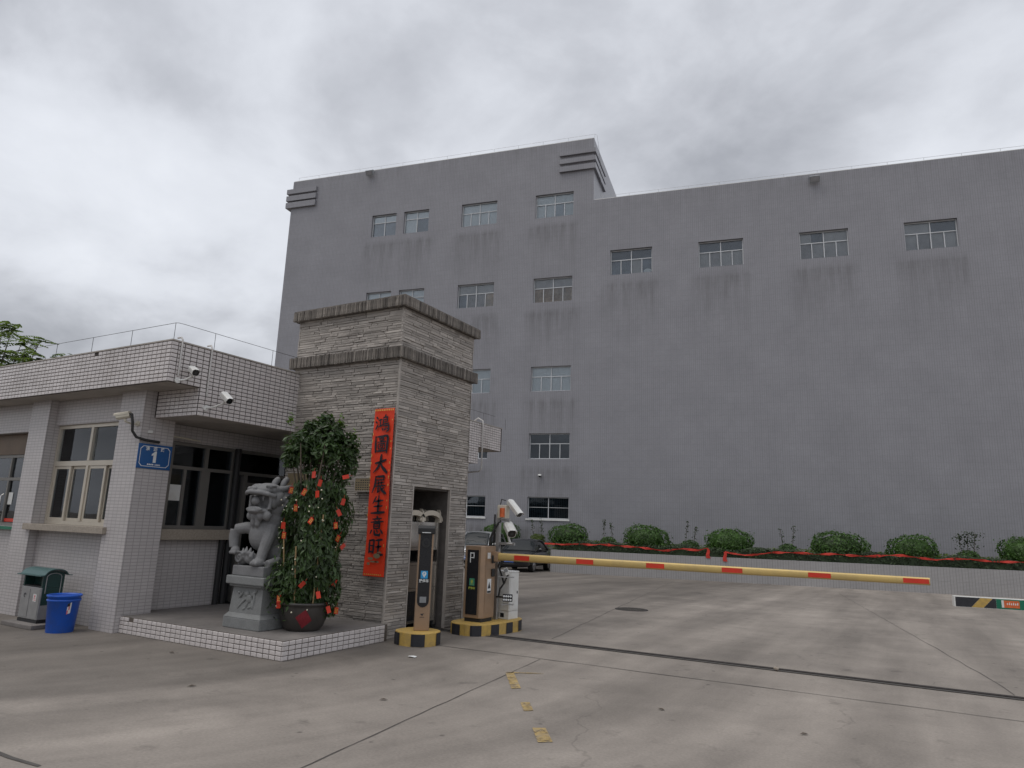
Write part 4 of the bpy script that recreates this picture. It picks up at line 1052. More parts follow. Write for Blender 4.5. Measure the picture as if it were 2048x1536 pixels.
# ------------------------------------------------------------------ parked cars
def loft(m, secs, n=24, ex=3.2, caps=True):
    """secs: (x, half width, z0, z1, tumble) superellipse sections along x"""
    vs = []
    for x, hw, z0, z1, tb in secs:
        c = (z0+z1)/2; hh = (z1-z0)/2
        for j in range(n):
            t = 2*PI*j/n; ct, st = math.cos(t), math.sin(t)
            y = hw*abs(ct)**(2/ex)*(1 if ct >= 0 else -1); z = hh*abs(st)**(2/ex)*(1 if st >= 0 else -1)
            y *= 1-tb*max(0, z/hh if hh else 0); vs.append((x, y, c+z))
    k = len(secs)
    fs = [(i*n+j, i*n+(j+1) % n, (i+1)*n+(j+1) % n, (i+1)*n+j) for i in range(k-1) for j in range(n)]
    m.add(vs, fs, True)
    if caps: m.add(vs[:n], [tuple(range(n))]); m.add(vs[-n:], [tuple(range(n))])
    return m
def car(name, label, paint, pos, heading, S):
    t = thing(name, label, 'car', pos, 0, 'cars parked by the planter')
    up = Vector((0, 0, 1)); nrm = (Vector((KS*BN.x, KS*BN.y, 1))).normalized()
    t.rotation_mode = 'QUATERNION'; t.rotation_quaternion = up.rotation_difference(nrm) @ Quaternion((0, 0, 1), heading)
    wb = S['wb']/2; hw = S['hw']; wr = S['wr']; fx = wb+S['fo']; rx = -wb-S['ro']; bz = S['belt']; hz = S['hood']; rz = S['roof']
    m = MB(); gz_ = 0.20
    loft(m, [(fx, hw*.70, gz_+.14, hz-.22, 0), (fx-.06, hw*.84, gz_+.04, hz-.15, 0), (fx-.25, hw*.95, gz_, hz-.07, .02), (wb, hw, gz_, hz, .03), (S['cowl'], hw, gz_, bz, .06), (0, hw, gz_, bz+.01, .07), (-wb, hw, gz_, bz+.02, .07), (rx+.35, hw*.97, gz_, S['deck'], .06), (rx+.06, hw*.88, gz_+.08, S['deck']-.06, .05), (rx, hw*.78, gz_+.16, S['deck']-.16, .05)], n=28, ex=4.2)
    body = m.build('body', paint, t, fix=True)
    g = MB(); c0 = S['cowl']+.10; r0, r1, e0 = S['r0'], S['r1'], S['re']
    secs = [(c0, hw*.84, bz-.10, bz+.02, 0), (r0+.12, hw*.80, bz-.1, rz-.07, .16), (r0-.1, hw*.80, bz-.1, rz-.012, .18), ((r0+r1)/2, hw*.81, bz-.1, rz, .18), (r1, hw*.80, bz-.1, rz-.03, .18), (e0, hw*.78, bz-.1, S['deck']+.02, 0)]
    loft(g, secs, n=28, ex=5.0).build('cabin_glass', 'carglass', t)
    # roof panel and pillars in body paint, slightly proud
    rf = MB(); ys = [-1, -.6, 0, .6, 1]; xs = [r0+.06, r0-.1, (r0+r1)/2, r1, r1-.12]; zr = [rz-.045, rz+.006, rz+.018, rz-.012, rz-.06]; vs = []
    for x, z in zip(xs, zr):
        for y in ys: vs.append((x, y*hw*.66, z-abs(y)**3*.05))
    rf.add(vs, [(i*5+j, i*5+j+1, (i+1)*5+j+1, (i+1)*5+j) for i in range(4) for j in range(4)], True); rf.build('roof_panel', paint, t)
    for s in (-1, 1):
        q = MB(); q.tube([(c0-.02, s*hw*.84, bz-.02), (r0+.05, s*hw*.69, rz-.075), ((r0+r1)/2, s*hw*.675, rz-.03), (r1-.02, s*hw*.68, rz-.07), (e0+.1, s*hw*.80, S['deck']-.01)], [.035, .036, .034, .04, .06], 6); q.build('pillar_rail', paint, t)
        q = MB(); q.box(-.25, -.17, s*hw*.82-.02, s*hw*.82+.02, bz-.05, rz-.25); q.build('door_pillar', 'blackm', t)
        mi = MB(); mi.ell((S['cowl']-.12, s*(hw+.10), bz+.06), (.07, .11, .075)); mi.build('mirror', S.get('mirror', paint), t)
        hl = MB(); hl.ell((fx-.20, s*hw*.72, hz-.17), (.17, .20, .07), Matrix.Rotation(-s*.45, 3, 'Z')); hl.build('headlight', 'lamp', t)
        fg = MB(); fg.tube([(fx-.05, s*hw*.62, .36), (fx-.09, s*hw*.78, .34), (fx-.16, s*hw*.86, .40)], .016, 6); fg.build('fog_lamp_trim', 'chrome', t)
        for x in (wb, -wb):
            w = MB(); y0, y1 = s*(hw-.20), s*(hw+.005); w.cyl((x, y0, wr), (x, y1, wr), wr, n=26); wo = w.build('wheel', 'rubber', t)
            rm = MB(); ye = s*(hw+.008); rm.cyl((x, ye-s*.01, wr), (x, ye, wr), wr*.70, n=22); ro = rm.build('rim', 'steel_d', wo)
            sp = MB()
            for i in range(5):
                a = 2*PI*i/5+.3; dx, dz = math.cos(a), math.sin(a)
                sp.add([(x-dz*.035, ye+s*.002, wr+dx*.035), (x+dz*.035, ye+s*.002, wr-dx*.035), (x+dx*wr*.66+dz*.03, ye+s*.004, wr+dz*wr*.66-dx*.03), (x+dx*wr*.66-dz*.03, ye+s*.004, wr+dz*wr*.66+dx*.03)], [(0,1,2,3)])
            sp.cyl((x, ye, wr), (x, ye+s*.012, wr), .06, n=12); sp.build('spokes', 'chrome', wo)
            ar = MB(); ar.tube([(x+math.cos(a)*(wr+.045), s*(hw-.004), wr+math.sin(a)*(wr+.045)) for a in [PI*i/12 for i in range(13)]], .035, 6); ar.build('wheel_arch', 'blackm', t)
    gr = MB(); gr.tube([(fx-.045, -hw*.40, hz-.14), (fx+.0, -hw*.30, hz-.25), (fx+.02, 0, hz-.29), (fx+.0, hw*.30, hz-.25), (fx-.045, hw*.40, hz-.14)], .018, 6)
    gr.tube([(fx-.03, -hw*.33, hz-.17), (fx+.012, 0, hz-.21), (fx-.03, hw*.33, hz-.17)], .010, 6); gr.build('grille', 'chrome', t)
    lg = MB(); lg.ell((fx-.08, 0, .34), (.10, hw*.55, .09)); lg.build('lower_grille', 'blackm', t)
    pl = MB().box(fx+.022, fx+.030, -.22, .22, .42, .56).build('license_plate', 'plateblue', t)
    text('plate_lettering', '粤E·L8B67', .10, 'signw', pl, frame(Vector((fx+.0315, 0, .49)), (0, 1, 0), (0, 0, 1)), .002, .0004)
HEAD = math.radians(-77.5)
def cars():
    p = Vector((-15.95, 29.62)); z = gz(p.x, p.y)
    car('sedan', 'black sedan with blue license plate parked at the end of the planter', 'carblack', (p.x, p.y, z), HEAD,
        dict(wb=2.75, hw=.91, wr=.33, fo=.92, ro=1.08, belt=.93, hood=.83, roof=1.46, deck=1.00, cowl=.78, r0=-.02, r1=-1.05, re=-1.95))
    left = Vector((math.cos(HEAD+PI/2), math.sin(HEAD+PI/2)))
    p = p-left*2.62+Vector((-.216, .976))*1.1; z = gz(p.x, p.y)
    car('suv', 'silver sport utility vehicle parked left of the black sedan', 'carsilver', (p.x, p.y, z), HEAD,
        dict(wb=2.70, hw=.92, wr=.36, fo=.88, ro=.95, belt=1.08, hood=1.04, roof=1.74, deck=1.12, cowl=.80, r0=.15, r1=-1.75, re=-2.25, mirror='white'))
cars()

# ------------------------------------------------------------------ islands, pay terminal, barrier
def island(name, label, outline, loc, H=0.17, cap=0.02):
    t = thing(name, label, 'traffic island', loc, 0, 'black and yellow traffic islands')
    n = len(outline)
    MB().prism(outline, 'z', -0.05, H).build('kerb', 'yel', t, bevel=0.012)
    per = []; acc = 0
    for i in range(n):
        a = Vector(outline[i]); b = Vector(outline[(i+1) % n]); per.append((acc, a, b)); acc += (b-a).length
    # black bands painted on the side, wrapped along the outline
    L = 0.17; k = int(acc/(2*L)); L = acc/(2*k)
    def at(d):
        d %= acc
        for s, a, b in reversed(per):
            if d >= s-1e-9:
                u = (b-a).normalized(); return a+u*(d-s), Vector((u.y, -u.x))
    for i in range(k):
        ds = sorted(set([i*2*L, i*2*L+L]+[s for s, _, _ in per if i*2*L < s < i*2*L+L])); vs = []
        for d in ds:
            p, nn = at(d); c = sum((Vector(q) for q in outline), Vector((0, 0)))/n; o = p+(p-c).normalized()*0.007
            vs += [(o.x, o.y, 0.004), (o.x, o.y, H-0.012)]
        MB().add(vs, [(2*j, 2*j+2, 2*j+3, 2*j+1) for j in range(len(ds)-1)]).build('black_band', 'blk', t)
    return t
def oval(a, b, n=20, p=2.6, rot=0):
    out = []
    for i in range(n):
        t = 2*PI*i/n; c, s = math.cos(t), math.sin(t)
        x = a*abs(c)**(2/p)*(1 if c >= 0 else -1); y = b*abs(s)**(2/p)*(1 if s >= 0 else -1)
        out.append((x*math.cos(rot)-y*math.sin(rot), x*math.sin(rot)+y*math.cos(rot)))
    return out
KX, KY = -5.80, 7.93
island('terminal_island', 'round black and yellow island under the slim pay terminal', oval(0.30, 0.28, 16, 2.3), (KX-0.03, KY-0.03, 0))
island('barrier_island', 'long black and yellow island under the barrier cabinet', oval(0.36, 0.66, 22, 3.0, math.radians(-6)), (-5.72, 9.52, gz(-5.72, 9.52)))

def terminal():
    # local: +X right, -Y is the front
    ang = math.atan2(-KY, -KX)+PI/2
    t = thing('pay_terminal', 'slim champagne and black pay terminal post with blue parking icon', 'terminal', (KX, KY, 0.17), ang); t.scale = (.92, .92, .97)
    w = 0.108; d = 0.075; H = 1.37
    MB().prism([(-w, -d), (w, -d), (w*1.05, -d*.3), (w, d), (-w, d), (-w*1.05, -d*.3)], 'z', 0, H).build('column', 'gold', t, bevel=0.012)
    # black front panel with a rounded lower end
    pl = [(-w*.80, H-.03), (-w*.80, .40)]+[(w*.80*-math.cos(a), .40-w*.80*math.sin(a)) for a in [PI*i/10 for i in range(1, 10)]]+[(w*.80, .40), (w*.80, H-.03)]
    panel = MB().prism(pl, 'y', -d-.008, -d-.001).build('front_panel', 'black', t)
    hd = MB(); hd.prism([(-d-.055, H-.06), (d*.9, H-.06), (d*.9, H+.05), (-d-.02, H+.06), (-d-.06, H+.02)], 'x', -w*1.18, w*1.18); hd.build('head', 'blackm', t, bevel=0.012)
    MB().box(-w*.6, w*.6, -d-.064, -d-.058, H-.045, H-.035).build('light_strip', 'signw', t)
    MB().cyl((0, -d-.03, H-.18), (0, -d-.006, H-.18), w*.62, n=22).build('camera_ring', 'blackm', t)
    MB().cyl((0, -d-.034, H-.18), (0, -d-.031, H-.18), w*.30, n=18).build('camera_lens', 'black', t)
    ic = MB().box(-.052, .052, -d-.0105, -d-.0085, .70, .805).build('parking_icon', 'iconblue', t)
    dr = MB(); dr.prism([(math.cos(a)*.030, .765+math.sin(a)*.030) for a in [PI*(-.15)+PI*1.3*i/12 for i in range(13)]]+[(0, .712)], 'y', -d-.0125, -d-.011); dr.build('drop_symbol', 'signw', ic)
    text('letter', 'P', .045, 'iconblue', ic, frame(Vector((0, -d-.0135, .765)), (1, 0, 0), (0, 0, 1)), .001, .0003)
    text('lettering', '捷停车', .048, 'signw', t, frame(Vector((0, -d-.0095, .665)), (1, 0, 0), (0, 0, 1)), .001, .0004)
    MB().box(-.048, .048, -d-.0105, -d-.0085, .375, .455).build('card_reader', 'grey_p', t)
    em = MB(); em.prism([(-.03, .225), (.032, .232), (.008, .215), (.012, .20), (-.004, .205)], 'y', -d-.0022, -d-.0008); em.build('emblem', 'ink', t)
    MB().box(-.035, .035, -d-.0022, -d-.0008, .178, .184).build('emblem_line', 'ink', t)
    MB().box(-w*.66, w*.66, -d-.0095, -d-.0082, .86, 1.06).build('display', 'black', t)
terminal()

def barrier():
    x0, x1, y0, y1, zb, zt = -5.93, -5.60, 9.14, 9.50, 0.155, 1.27
    t = thing('parking_barrier', 'champagne parking barrier cabinet with lowered yellow arm and red bands', 'barrier', (-5.76, 9.32, zb))
    ox, oy = -5.76, 9.32
    X = lambda v: v-ox
    Y = lambda v: v-oy
    H = zt-zb
    MB().box(X(x0)+.02, X(x1)-.02, Y(y0)+.02, Y(y1)-.02, 0, .06).build('plinth', 'blackm', t)
    c = .05
    MB().prism([(X(x0), Y(y0)), (X(x1)-c, Y(y0)), (X(x1), Y(y0)+c), (X(x1), Y(y1)), (X(x0), Y(y1))], 'z', .06, H).build('cabinet', 'gold', t, bevel=0.008)
    f = Y(y0)
    MB().box(X(x0)+.045, X(x1)-.085, f-.006, f-.001, .11, H-.06).build('front_panel', 'black', t)
    p = MB(); px = X(x0)+.095; pz = H-.25
    p.box(px, px+.014, f-.0085, f-.0065, pz, pz+.15); p.box(px+.0145, px+.075, f-.0085, f-.0065, pz+.136, pz+.15); p.box(px+.0145, px+.075, f-.0085, f-.0065, pz+.068, pz+.082); p.box(px+.062, px+.076, f-.0085, f-.0065, pz+.083, pz+.135)
    p.build('parking_letter', 'signw', t)
    cx = (X(x0)+.045+X(x1)-.085)/2
    ic = MB().box(cx-.045, cx+.045, f-.0085, f-.0065, .53, .635).build('parking_icon', 'icongreen', t)
    m = MB(); m.prism([(cx+math.cos(a)*.02, .59+math.sin(a)*.026) for a in [2*PI*i/14 for i in range(14)]], 'y', f-.0105, f-.009); m.box(cx-.028, cx+.028, f-.0105, f-.009, .548, .555); m.build('icon_symbol', 'lime', ic)
    text('lettering', '捷停车', .04, 'lime', t, frame(Vector((cx, f-.0075, .49)), (1, 0, 0), (0, 0, 1)), .001, .0004)
    r = X(x1)
    dr = MB(); dr.box(r+.001, r+.004, Y(y0)+.075, Y(y1)-.03, .14, H-.12); dr.build('side_door', 'gold', t)
    for z in (.86, .66): MB().box(r+.005, r+.03, Y(y1)-.13, Y(y1)-.05, z, z+.12).build('rubber_cover', 'blackm', t, bevel=0.012)
    st = MB().box(r+.0045, r+.006, Y(y0)+.11, Y(y0)+.20, .93, 1.02).build('notice_label', 'white', t)
    wt = MB().box(r+.0045, r+.006, Y(y0)+.13, Y(y0)+.24, .42, .63).build('warning_label', 'signw', t)
    MB().prism([(Y(y0)+.145, .49), (Y(y0)+.225, .49), (Y(y0)+.185, .59)], 'x', r+.0065, r+.0075).build('warning_triangle', 'ink', wt)
    MB().box(r+.0065, r+.0075, Y(y0)+.135, Y(y0)+.235, .425, .455).build('warning_strip', 'ink', wt)
    # arm
    ay = Y(9.44); za = 1.115-zb; xa, xe = r-.01, .20-ox
    arm = MB(); secs = []; n = 16; k = 16
    for i in range(k+1):
        u = i/k; x = xa+(xe-xa)*u; hh = .058-.016*u; hw = .034-.008*u
        for j in range(n):
            a = 2*PI*j/n; ca, sa = math.cos(a), math.sin(a)
            secs.append((x, ay+hw*abs(ca)**.75*(1 if ca >= 0 else -1), za+.012*u+hh*abs(sa)**.75*(1 if sa >= 0 else -1)))
    arm.add(secs, [(i*n+j, i*n+(j+1) % n, (i+1)*n+(j+1) % n, (i+1)*n+j) for i in range(k) for j in range(n)], True)
    arm.add(secs[:n], [tuple(range(n))]); arm.add(secs[-n:], [tuple(range(n))])
    ao = arm.build('arm', 'armgold', t)
    for a, b in ((-5.22, -4.96), (-4.19, -3.925), (-3.145, -2.89), (-2.125, -1.865), (-1.085, -.83), (-.067, .19)):
        q = MB(); vs = []
        for x in (a-ox, b-ox):
            u = (x-xa)/(xe-xa); hh = .058-.016*u; hw = .034-.008*u
            for s in (-.62, 0, .62): vs.append((x, ay-hw-.003, za+.012*u+hh*s))
        q.add(vs, [(0, 3, 4, 1), (1, 4, 5, 2)]); q.build('red_band', 'red', ao)
    MB().box(r-.02, r+.10, ay-.05, ay+.05, za-.075, za+.075).build('arm_clamp', 'gold', t, bevel=0.01)
barrier()

def cctv(name, label, pos, direction, L=0.30, w=0.055, mount=None, wall=None, mat='white', group=None, hood=True):
    """bullet/box camera: housing centred on pos looking along direction; mount = point on the wall"""
    t = thing(name, label, 'camera', pos, 0, group)
    d = Vector(direction).normalized(); r = d.cross(Vector((0, 0, 1))).normalized(); u = r.cross(d)
    Mx = Matrix((r, d, u)).transposed().to_4x4()
    P = lambda *p: Mx @ Vector(p)
    h = w*.95
    m = MB(); pr = [(-w, -h*.55), (-w*.55, -h), (w*.55, -h), (w, -h*.55), (w, h*.5), (w*.55, h), (-w*.55, h), (-w, h*.5)]
    m.prism(pr, 'y', -L/2, L/2*.88); m.xf(Mx).build('housing', mat, t)
    if hood:
        m = MB(); m.prism([(-w*1.12, h*.2), (-w*1.10, h*.75), (-w*.6, h*1.14), (w*.6, h*1.14), (w*1.10, h*.75), (w*1.12, h*.2), (w*1.06, h*.2), (w*1.04, h*.7), (w*.57, h*1.06), (-w*.57, h*1.06), (-w*1.04, h*.7), (-w*1.06, h*.2)], 'y', -L/2*.9, L/2*1.12)
        m.xf(Mx).build('sun_hood', mat, t)
    m = MB(); m.prism([(a*.88, b*.88) for a, b in pr], 'y', L/2*.88, L/2*.90); m.xf(Mx).build('front_glass', 'black', t)
    MB().cyl(P(0, L/2*.905, 0), P(0, L/2*.93, 0), w*.4, n=14).build('lens', 'carglass', t)
    if mount is not None:
        q = Vector(mount)-Vector(pos); a = P(0, -L*.1, -h)
        m = MB(); m.cyl(a, a-u*w*.9, w*.36, n=10); e = a-u*w*.9
        m.tube([e, (e+q)/2+Vector((0, 0, -.02)), q], w*.28, 8); m.build('bracket', mat, t)
        wn = Vector(wall); MB().cyl(q, q+wn*.02, w*.85, n=14).build('mount_plate', mat, t)
    return t
def cameras():
    cctv('bullet_camera', 'white bullet camera high at the roof corner of the guardhouse', (GX+.16, 5.78, 3.50), (.75, -.25, -.32), .23, .047, (GX, 5.66, 3.36), (1, 0, 0), group='cameras on the guardhouse')
    cctv('bullet_camera', 'white bullet camera on a long bracket under the guardhouse fascia', (GX+.30, 6.24, 3.20), (.72, -.15, -.42), .24, .048, (GX, 6.14, 3.06), (1, 0, 0), group='cameras on the guardhouse')
    cctv('bullet_camera', 'yellowed box camera on the corner post above the blue number sign', (-9.52, 5.66, 2.93), (-.92, -.55, -.22), .20, .046, (-9.45, 5.85, 2.84), (0, -1, 0), mat='offw', group='cameras on the guardhouse')
    t = thing('cable_conduit', 'white cable conduit running up to the roof beside the corner camera', 'conduit', (GX, 5.66, 3.3))
    MB().tube([(.012, 0, .12), (.012, 0, .62), (-.02, 0, .66), (-.10, 0, .66)], .012, 8).build('pipe', 'offw2', t)
    t = thing('cable_conduit', 'white cable conduit running down to the camera on the long bracket', 'conduit', (GX, 6.13, 3.1))
    MB().tube([(.012, 0, .12), (.012, 0, .80), (-.02, 0, .86), (-.10, 0, .86)], .012, 8).build('pipe', 'offw2', t)
    t = thing('camera_cable', 'thick black cable curling from the corner post camera', 'cable', (-9.45, 5.80, 2.9))
    MB().tube([(-.02, -.12, .06), (.06, -.10, .05), (.07, -.08, -.06), (.06, -.06, -.18), (.09, -.01, -.26), (.13, .10, -.29), (.13, .32, -.30)], .020, 8).build('cable', 'cable', t)
cameras()
def tube_lamp():
    t = thing('tube_lamp', 'thin unlit tube lamp under the guardhouse canopy above the number sign', 'lamp', (-9.50, 6.30, 2.74))
    MB().cyl((.12, -.30, .0), (-.02, .62, -.02), .014, n=8).build('tube', 'offw', t)
    MB().box(.09, .15, -.34, -.28, -.02, .02).build('holder', 'white', t)
tube_lamp()

def number_sign():
    x = -9.368; y0, y1, z0, z1 = 5.845, 6.365, 2.215, 2.565
    t = thing('number_sign', 'blue enamel house number sign with a white 1 on the corner post', 'sign', (x, (y0+y1)/2, (z0+z1)/2))
    w = (y1-y0)/2; h = (z1-z0)/2
    MB().box(.001, .012, -w, w, -h, h).build('plate', 'blue_sign', t, bevel=.004)
    b = [(-w+.03, -h+.07), (-w+.03, h-.07), (-w+.07, h-.03), (w-.07, h-.03), (w-.03, h-.07), (w-.03, -h+.07), (w-.07, -h+.03), (-w+.07, -h+.03)]
    m = MB(); n = len(b); s = .965
    vs = [(.0135, p, q) for p, q in b]+[(.0135, p*s, q*(s-.015)) for p, q in b]
    m.add(vs, [(i, (i+1) % n, n+(i+1) % n, n+i) for i in range(n)]); m.build('border', 'signw', t)
    F = lambda y, z: frame(Vector((.0135, y, z)), (0, 1, 0), (0, 0, 1))
    m = MB(); m.prism([(-.022, -.085), (.022, -.085), (.022, .075), (-.004, .075), (-.05, .035), (-.05, .010), (-.022, .022)], 'x', .0125, .0145); m.build('numeral', 'signw', t)
    for i, c in enumerate('清沥路'): text('lettering', c, .062, 'signw', t, F(-.12+i*.115, .105), .0012, .0004)
    text('small_lettering', '●●●●  528000', .028, 'signw', t, F(-.005, -.115), .0006, .0004)
number_sign()

# ------------------------------------------------------------------ camera pole, power cabinet, lamp on the barrier island
def barrier_gear():
    bz = .16
    x, y = -5.66, 9.66
    t = thing('camera_pole', 'galvanised camera pole behind the barrier cabinet', 'pole', (x, y, bz))
    MB().box(-.032, .032, -.032, .032, 0, 1.62).build('post', 'steel_d', t, bevel=.004)
    for q in ((.034, .30, -.022, .022, 1.13, 1.17), (.034, .20, -.022, .022, 1.50, 1.53), (-.09, -.034, -.012, .012, 1.35, 1.38)): MB().box(*q).build('cross_arm', 'steel_d', t)
    MB().cyl((-.075, 0, 1.05), (-.075, 0, 1.60), .014, n=8).build('thin_rod', 'iron', t)
    b = MB().box(.0, .16, -.06, .06, 1.54, 1.75).build('junction_box', 'offw', t, bevel=.012)
    MB().cyl((.10, -.075, 1.56), (.10, -.075, 1.70), .040, n=16).build('warning_lamp', 'orange', t)
    m = MB(); m.tube([(.05, 0, 1.52), (-.03, -.05, 1.40), (-.10, -.08, 1.22), (-.12, -.06, 1.02)], .018, 8); m.tube([(.05, .03, 1.14), (.10, -.05, .98), (.06, -.06, .80), (.11, -.03, .66), (.13, 0, .55)], .016, 8); m.tube([(.02, 0, 1.75), (.05, -.02, 1.84), (.12, -.01, 1.82)], .008, 6); m.build('cables', 'cable', t)
    cctv('box_camera', 'upper white box camera tilted steeply down on the barrier pole', (x+.30, y-.03, bz+1.70), (.62, -.35, -.46), .38, .052, group='cameras on the barrier pole')
    cctv('box_camera', 'lower white box camera on the barrier pole above the arm', (x+.24, y-.06, bz+1.37), (.62, -.66, -.40), .34, .068, (x+.22, y, bz+1.17), (0, 0, -1), group='cameras on the barrier pole')
    # power cabinet
    c = thing('power_cabinet', 'short white metal cabinet on the barrier island', 'cabinet', (-5.60, 9.90, bz), math.radians(-4))
    MB().box(-.15, .13, -.14, .13, .0, .12).build('plinth', 'white', c, bevel=.004); MB().box(-.15, .13, -.14, .13, .124, .70).build('body', 'white', c, bevel=.006)
    MB().box(-.155, .135, -.145, .135, .702, .725).build('lid', 'white', c, bevel=.004)
    MB().box(.131, .136, -.12, .11, .15, .67).build('door', 'white', c); MB().box(.137, .145, .07, .085, .38, .42).build('lock', 'black', c)
    for a_ in (-.12, -.02): MB().box(a_, a_+.065, -.146, -.1415, .03, .09).build('vent', 'black', c)
    # lamp
    l = thing('led_lamp', 'square led lamp with eight lenses clipped beside the white cabinet', 'lamp', (-5.42, 9.60, .50), math.radians(20))
    MB().box(-.075, .075, -.02, .03, -.055, .055).build('housing', 'black', l, bevel=.006)
    for i in range(4):
        for j in range(2): MB().cyl((-.052+i*.035, -.026, -.025+j*.05), (-.052+i*.035, -.021, -.025+j*.05), .0155, n=10).build('lens', 'lamp', l)
    MB().tube([(0, .03, 0), (-.10, .10, 0), (-.20, .10, 0)], .014, 6).build('bracket', 'iron', l)
    MB().box(-.09, .09, -.02, .07, -.105, -.09).build('shelf', 'steel_d', l)
    s = thing('small_sensor', 'small white sensor clamped above the white cabinet', 'sensor', (-5.44, 9.62, .84), math.radians(25))
    MB().box(-.03, .03, -.03, .04, 0, .11, Matrix.Rotation(math.radians(-25), 4, 'Y')).build('body', 'white', s, bevel=.006); MB().box(-.028, .028, -.034, -.0305, .05, .10, Matrix.Rotation(math.radians(-25), 4, 'Y')).build('face', 'grey_p', s)
    MB().box(-.14, .10, -.03, .03, -.04, -.025).build('shelf', 'steel_d', s); MB().tube([(0, 0, 0), (-.05, .02, -.12), (-.12, .05, -.22), (-.14, .06, -.34)], .014, 6).build('cable', 'cable', s)
barrier_gear()

# ------------------------------------------------------------------ stone guardian beast
def remeshed(m, voxel, name, mat, parent, smooth_it=2, merge_sub=None):
    me = m.mesh(name, mat, fix=True); o = link(name, me)
    md = o.modifiers.new('r', 'REMESH'); md.mode = 'VOXEL'; md.voxel_size = voxel; md.use_smooth_shade = True
    sm = o.modifiers.new('s', 'SMOOTH'); sm.factor = .5; sm.iterations = smooth_it
    dg = bpy.context.evaluated_depsgraph_get(); dg.update()
    nm = bpy.data.meshes.new_from_object(o.evaluated_get(dg)); bpy.data.objects.remove(o)
    nm.materials.clear(); nm.materials.append(M(mat)); nm.name = name
    return link(name, nm, parent)
def beast():
    ox, oy = -7.31, 6.52
    p = thing('statue_pedestal', 'grey granite pedestal with carved relief on the platform', 'pedestal', (ox, oy, .219))
    g = 'granite_ped'
    MB().box(-.335, .335, -.32, .32, 0, .13).build('base', g, p, bevel=.012)
    MB().add([(-.335,-.32,.132),(.335,-.32,.132),(.335,.32,.132),(-.335,.32,.132),(-.29,-.275,.185),(.29,-.275,.185),(.29,.275,.185),(-.29,.275,.185)], [(0,1,5,4),(1,2,6,5),(2,3,7,6),(3,0,4,7),(4,5,6,7),(3,2,1,0)]).build('moulding', g, p)
    MB().add([(-.29,-.275,.187),(.29,-.275,.187),(.29,.275,.187),(-.29,.275,.187),(-.27,-.255,.50),(.27,-.255,.50),(.27,.255,.50),(-.27,.255,.50)], [(0,1,5,4),(1,2,6,5),(2,3,7,6),(3,0,4,7),(4,5,6,7),(3,2,1,0)]).build('dado', g, p)
    MB().box(-.31, .31, -.295, .295, .502, .53).build('moulding', g, p, bevel=.008); MB().box(-.345, .345, -.33, .33, .532, .635).build('cap', g, p, bevel=.014)
    rl = MB(); r = random.Random(4)
    for (x, z, a, b, rot) in ((-.10, .40, .05, .02, .9), (-.05, .33, .08, .02, .7), (-.11, .27, .07, .014, .8), (0, .42, .045, .035, 0), (.05, .36, .06, .05, .3), (.02, .29, .05, .02, 1.2), (.11, .42, .06, .014, 1.0), (.14, .37, .02, .07, .1), (.12, .29, .03, .06, .15), (.07, .26, .05, .018, .4), (-.14, .43, .03, .02, 0), (.16, .45, .035, .012, .8), (-.02, .24, .05, .02, .5)):
        rl.ell((x, -.266, z), (a, .016, b), Matrix.Rotation(-rot, 3, 'Y'), n=12, m=8)
    remeshed(rl, .008, 'relief', g, p, 1)
    # the beast
    t = thing('stone_guardian_beast', 'grey stone guardian beast with open mouth and one raised paw', 'statue', (ox, oy, .219+.636))
    Z0 = .855
    MB().box(-.285, .285, -.295, .295, .001, .125).build('plinth', 'granite', t, bevel=.012)
    m = MB()
    def E(x, y, z, a, b, c, rx=0, ry=0, rz=0, n=18): m.ell((x, y, z-Z0), (a, b, c), (Matrix.Rotation(rz, 3, 'Z') @ Matrix.Rotation(ry, 3, 'Y') @ Matrix.Rotation(rx, 3, 'X')), n=n, m=12)
    def T(pts, rs, n=12): m.tube([(x, y, z-Z0) for x, y, z in pts], rs, n)
    # body: seated, chest forward, back rising to the neck
    E(.02, .12, 1.18, .24, .21, .22); E(-.0, -.02, 1.38, .215, .18, .25, rx=.25); E(-.03, -.10, 1.36, .19, .14, .20); E(.0, .03, 1.56, .20, .19, .22)
    E(-.17, .16, 1.09, .10, .16, .13); E(.20, .16, 1.09, .10, .16, .13)                 # haunches
    T([(-.19, .05, 1.05), (-.24, -.16, 1.02), (-.24, -.23, 1.01)], [.07, .055, .05]); T([(.22, .05, 1.05), (.25, -.16, 1.02), (.25, -.22, 1.01)], [.07, .055, .05])
    # planted foreleg with paw
    T([(.10, -.06, 1.48), (.13, -.12, 1.34), (.115, -.18, 1.16), (.11, -.21, 1.05)], [.10, .085, .068, .066])
    E(.115, -.245, 1.025, .085, .09, .058)
    for i in range(3): E(.075+i*.042, -.305, 1.015, .024, .034, .03)
    # raised foreleg: upper arm out to the side, shank hanging down to the swirl
    T([(-.12, -.08, 1.44), (-.24, -.19, 1.45), (-.345, -.26, 1.425)], [.09, .075, .07]); T([(-.345, -.26, 1.425), (-.355, -.27, 1.32), (-.335, -.27, 1.20)], [.072, .064, .056])
    E(-.30, -.27, 1.16, .06, .06, .055)
    for i in range(3): E(-.33+i*.038, -.315, 1.135, .02, .026, .024)
    # cloud swirl under the raised paw
    E(-.215, -.20, 1.07, .095, .07, .09); E(-.06, -.21, 1.07, .10, .07, .075)
    sw = []
    for i in range(26):
        a = i*.42; rr = .082-.0027*i; sw.append((-.215+rr*math.cos(a), -.272, 1.075+rr*math.sin(a)))
    T(sw, .013, 8)
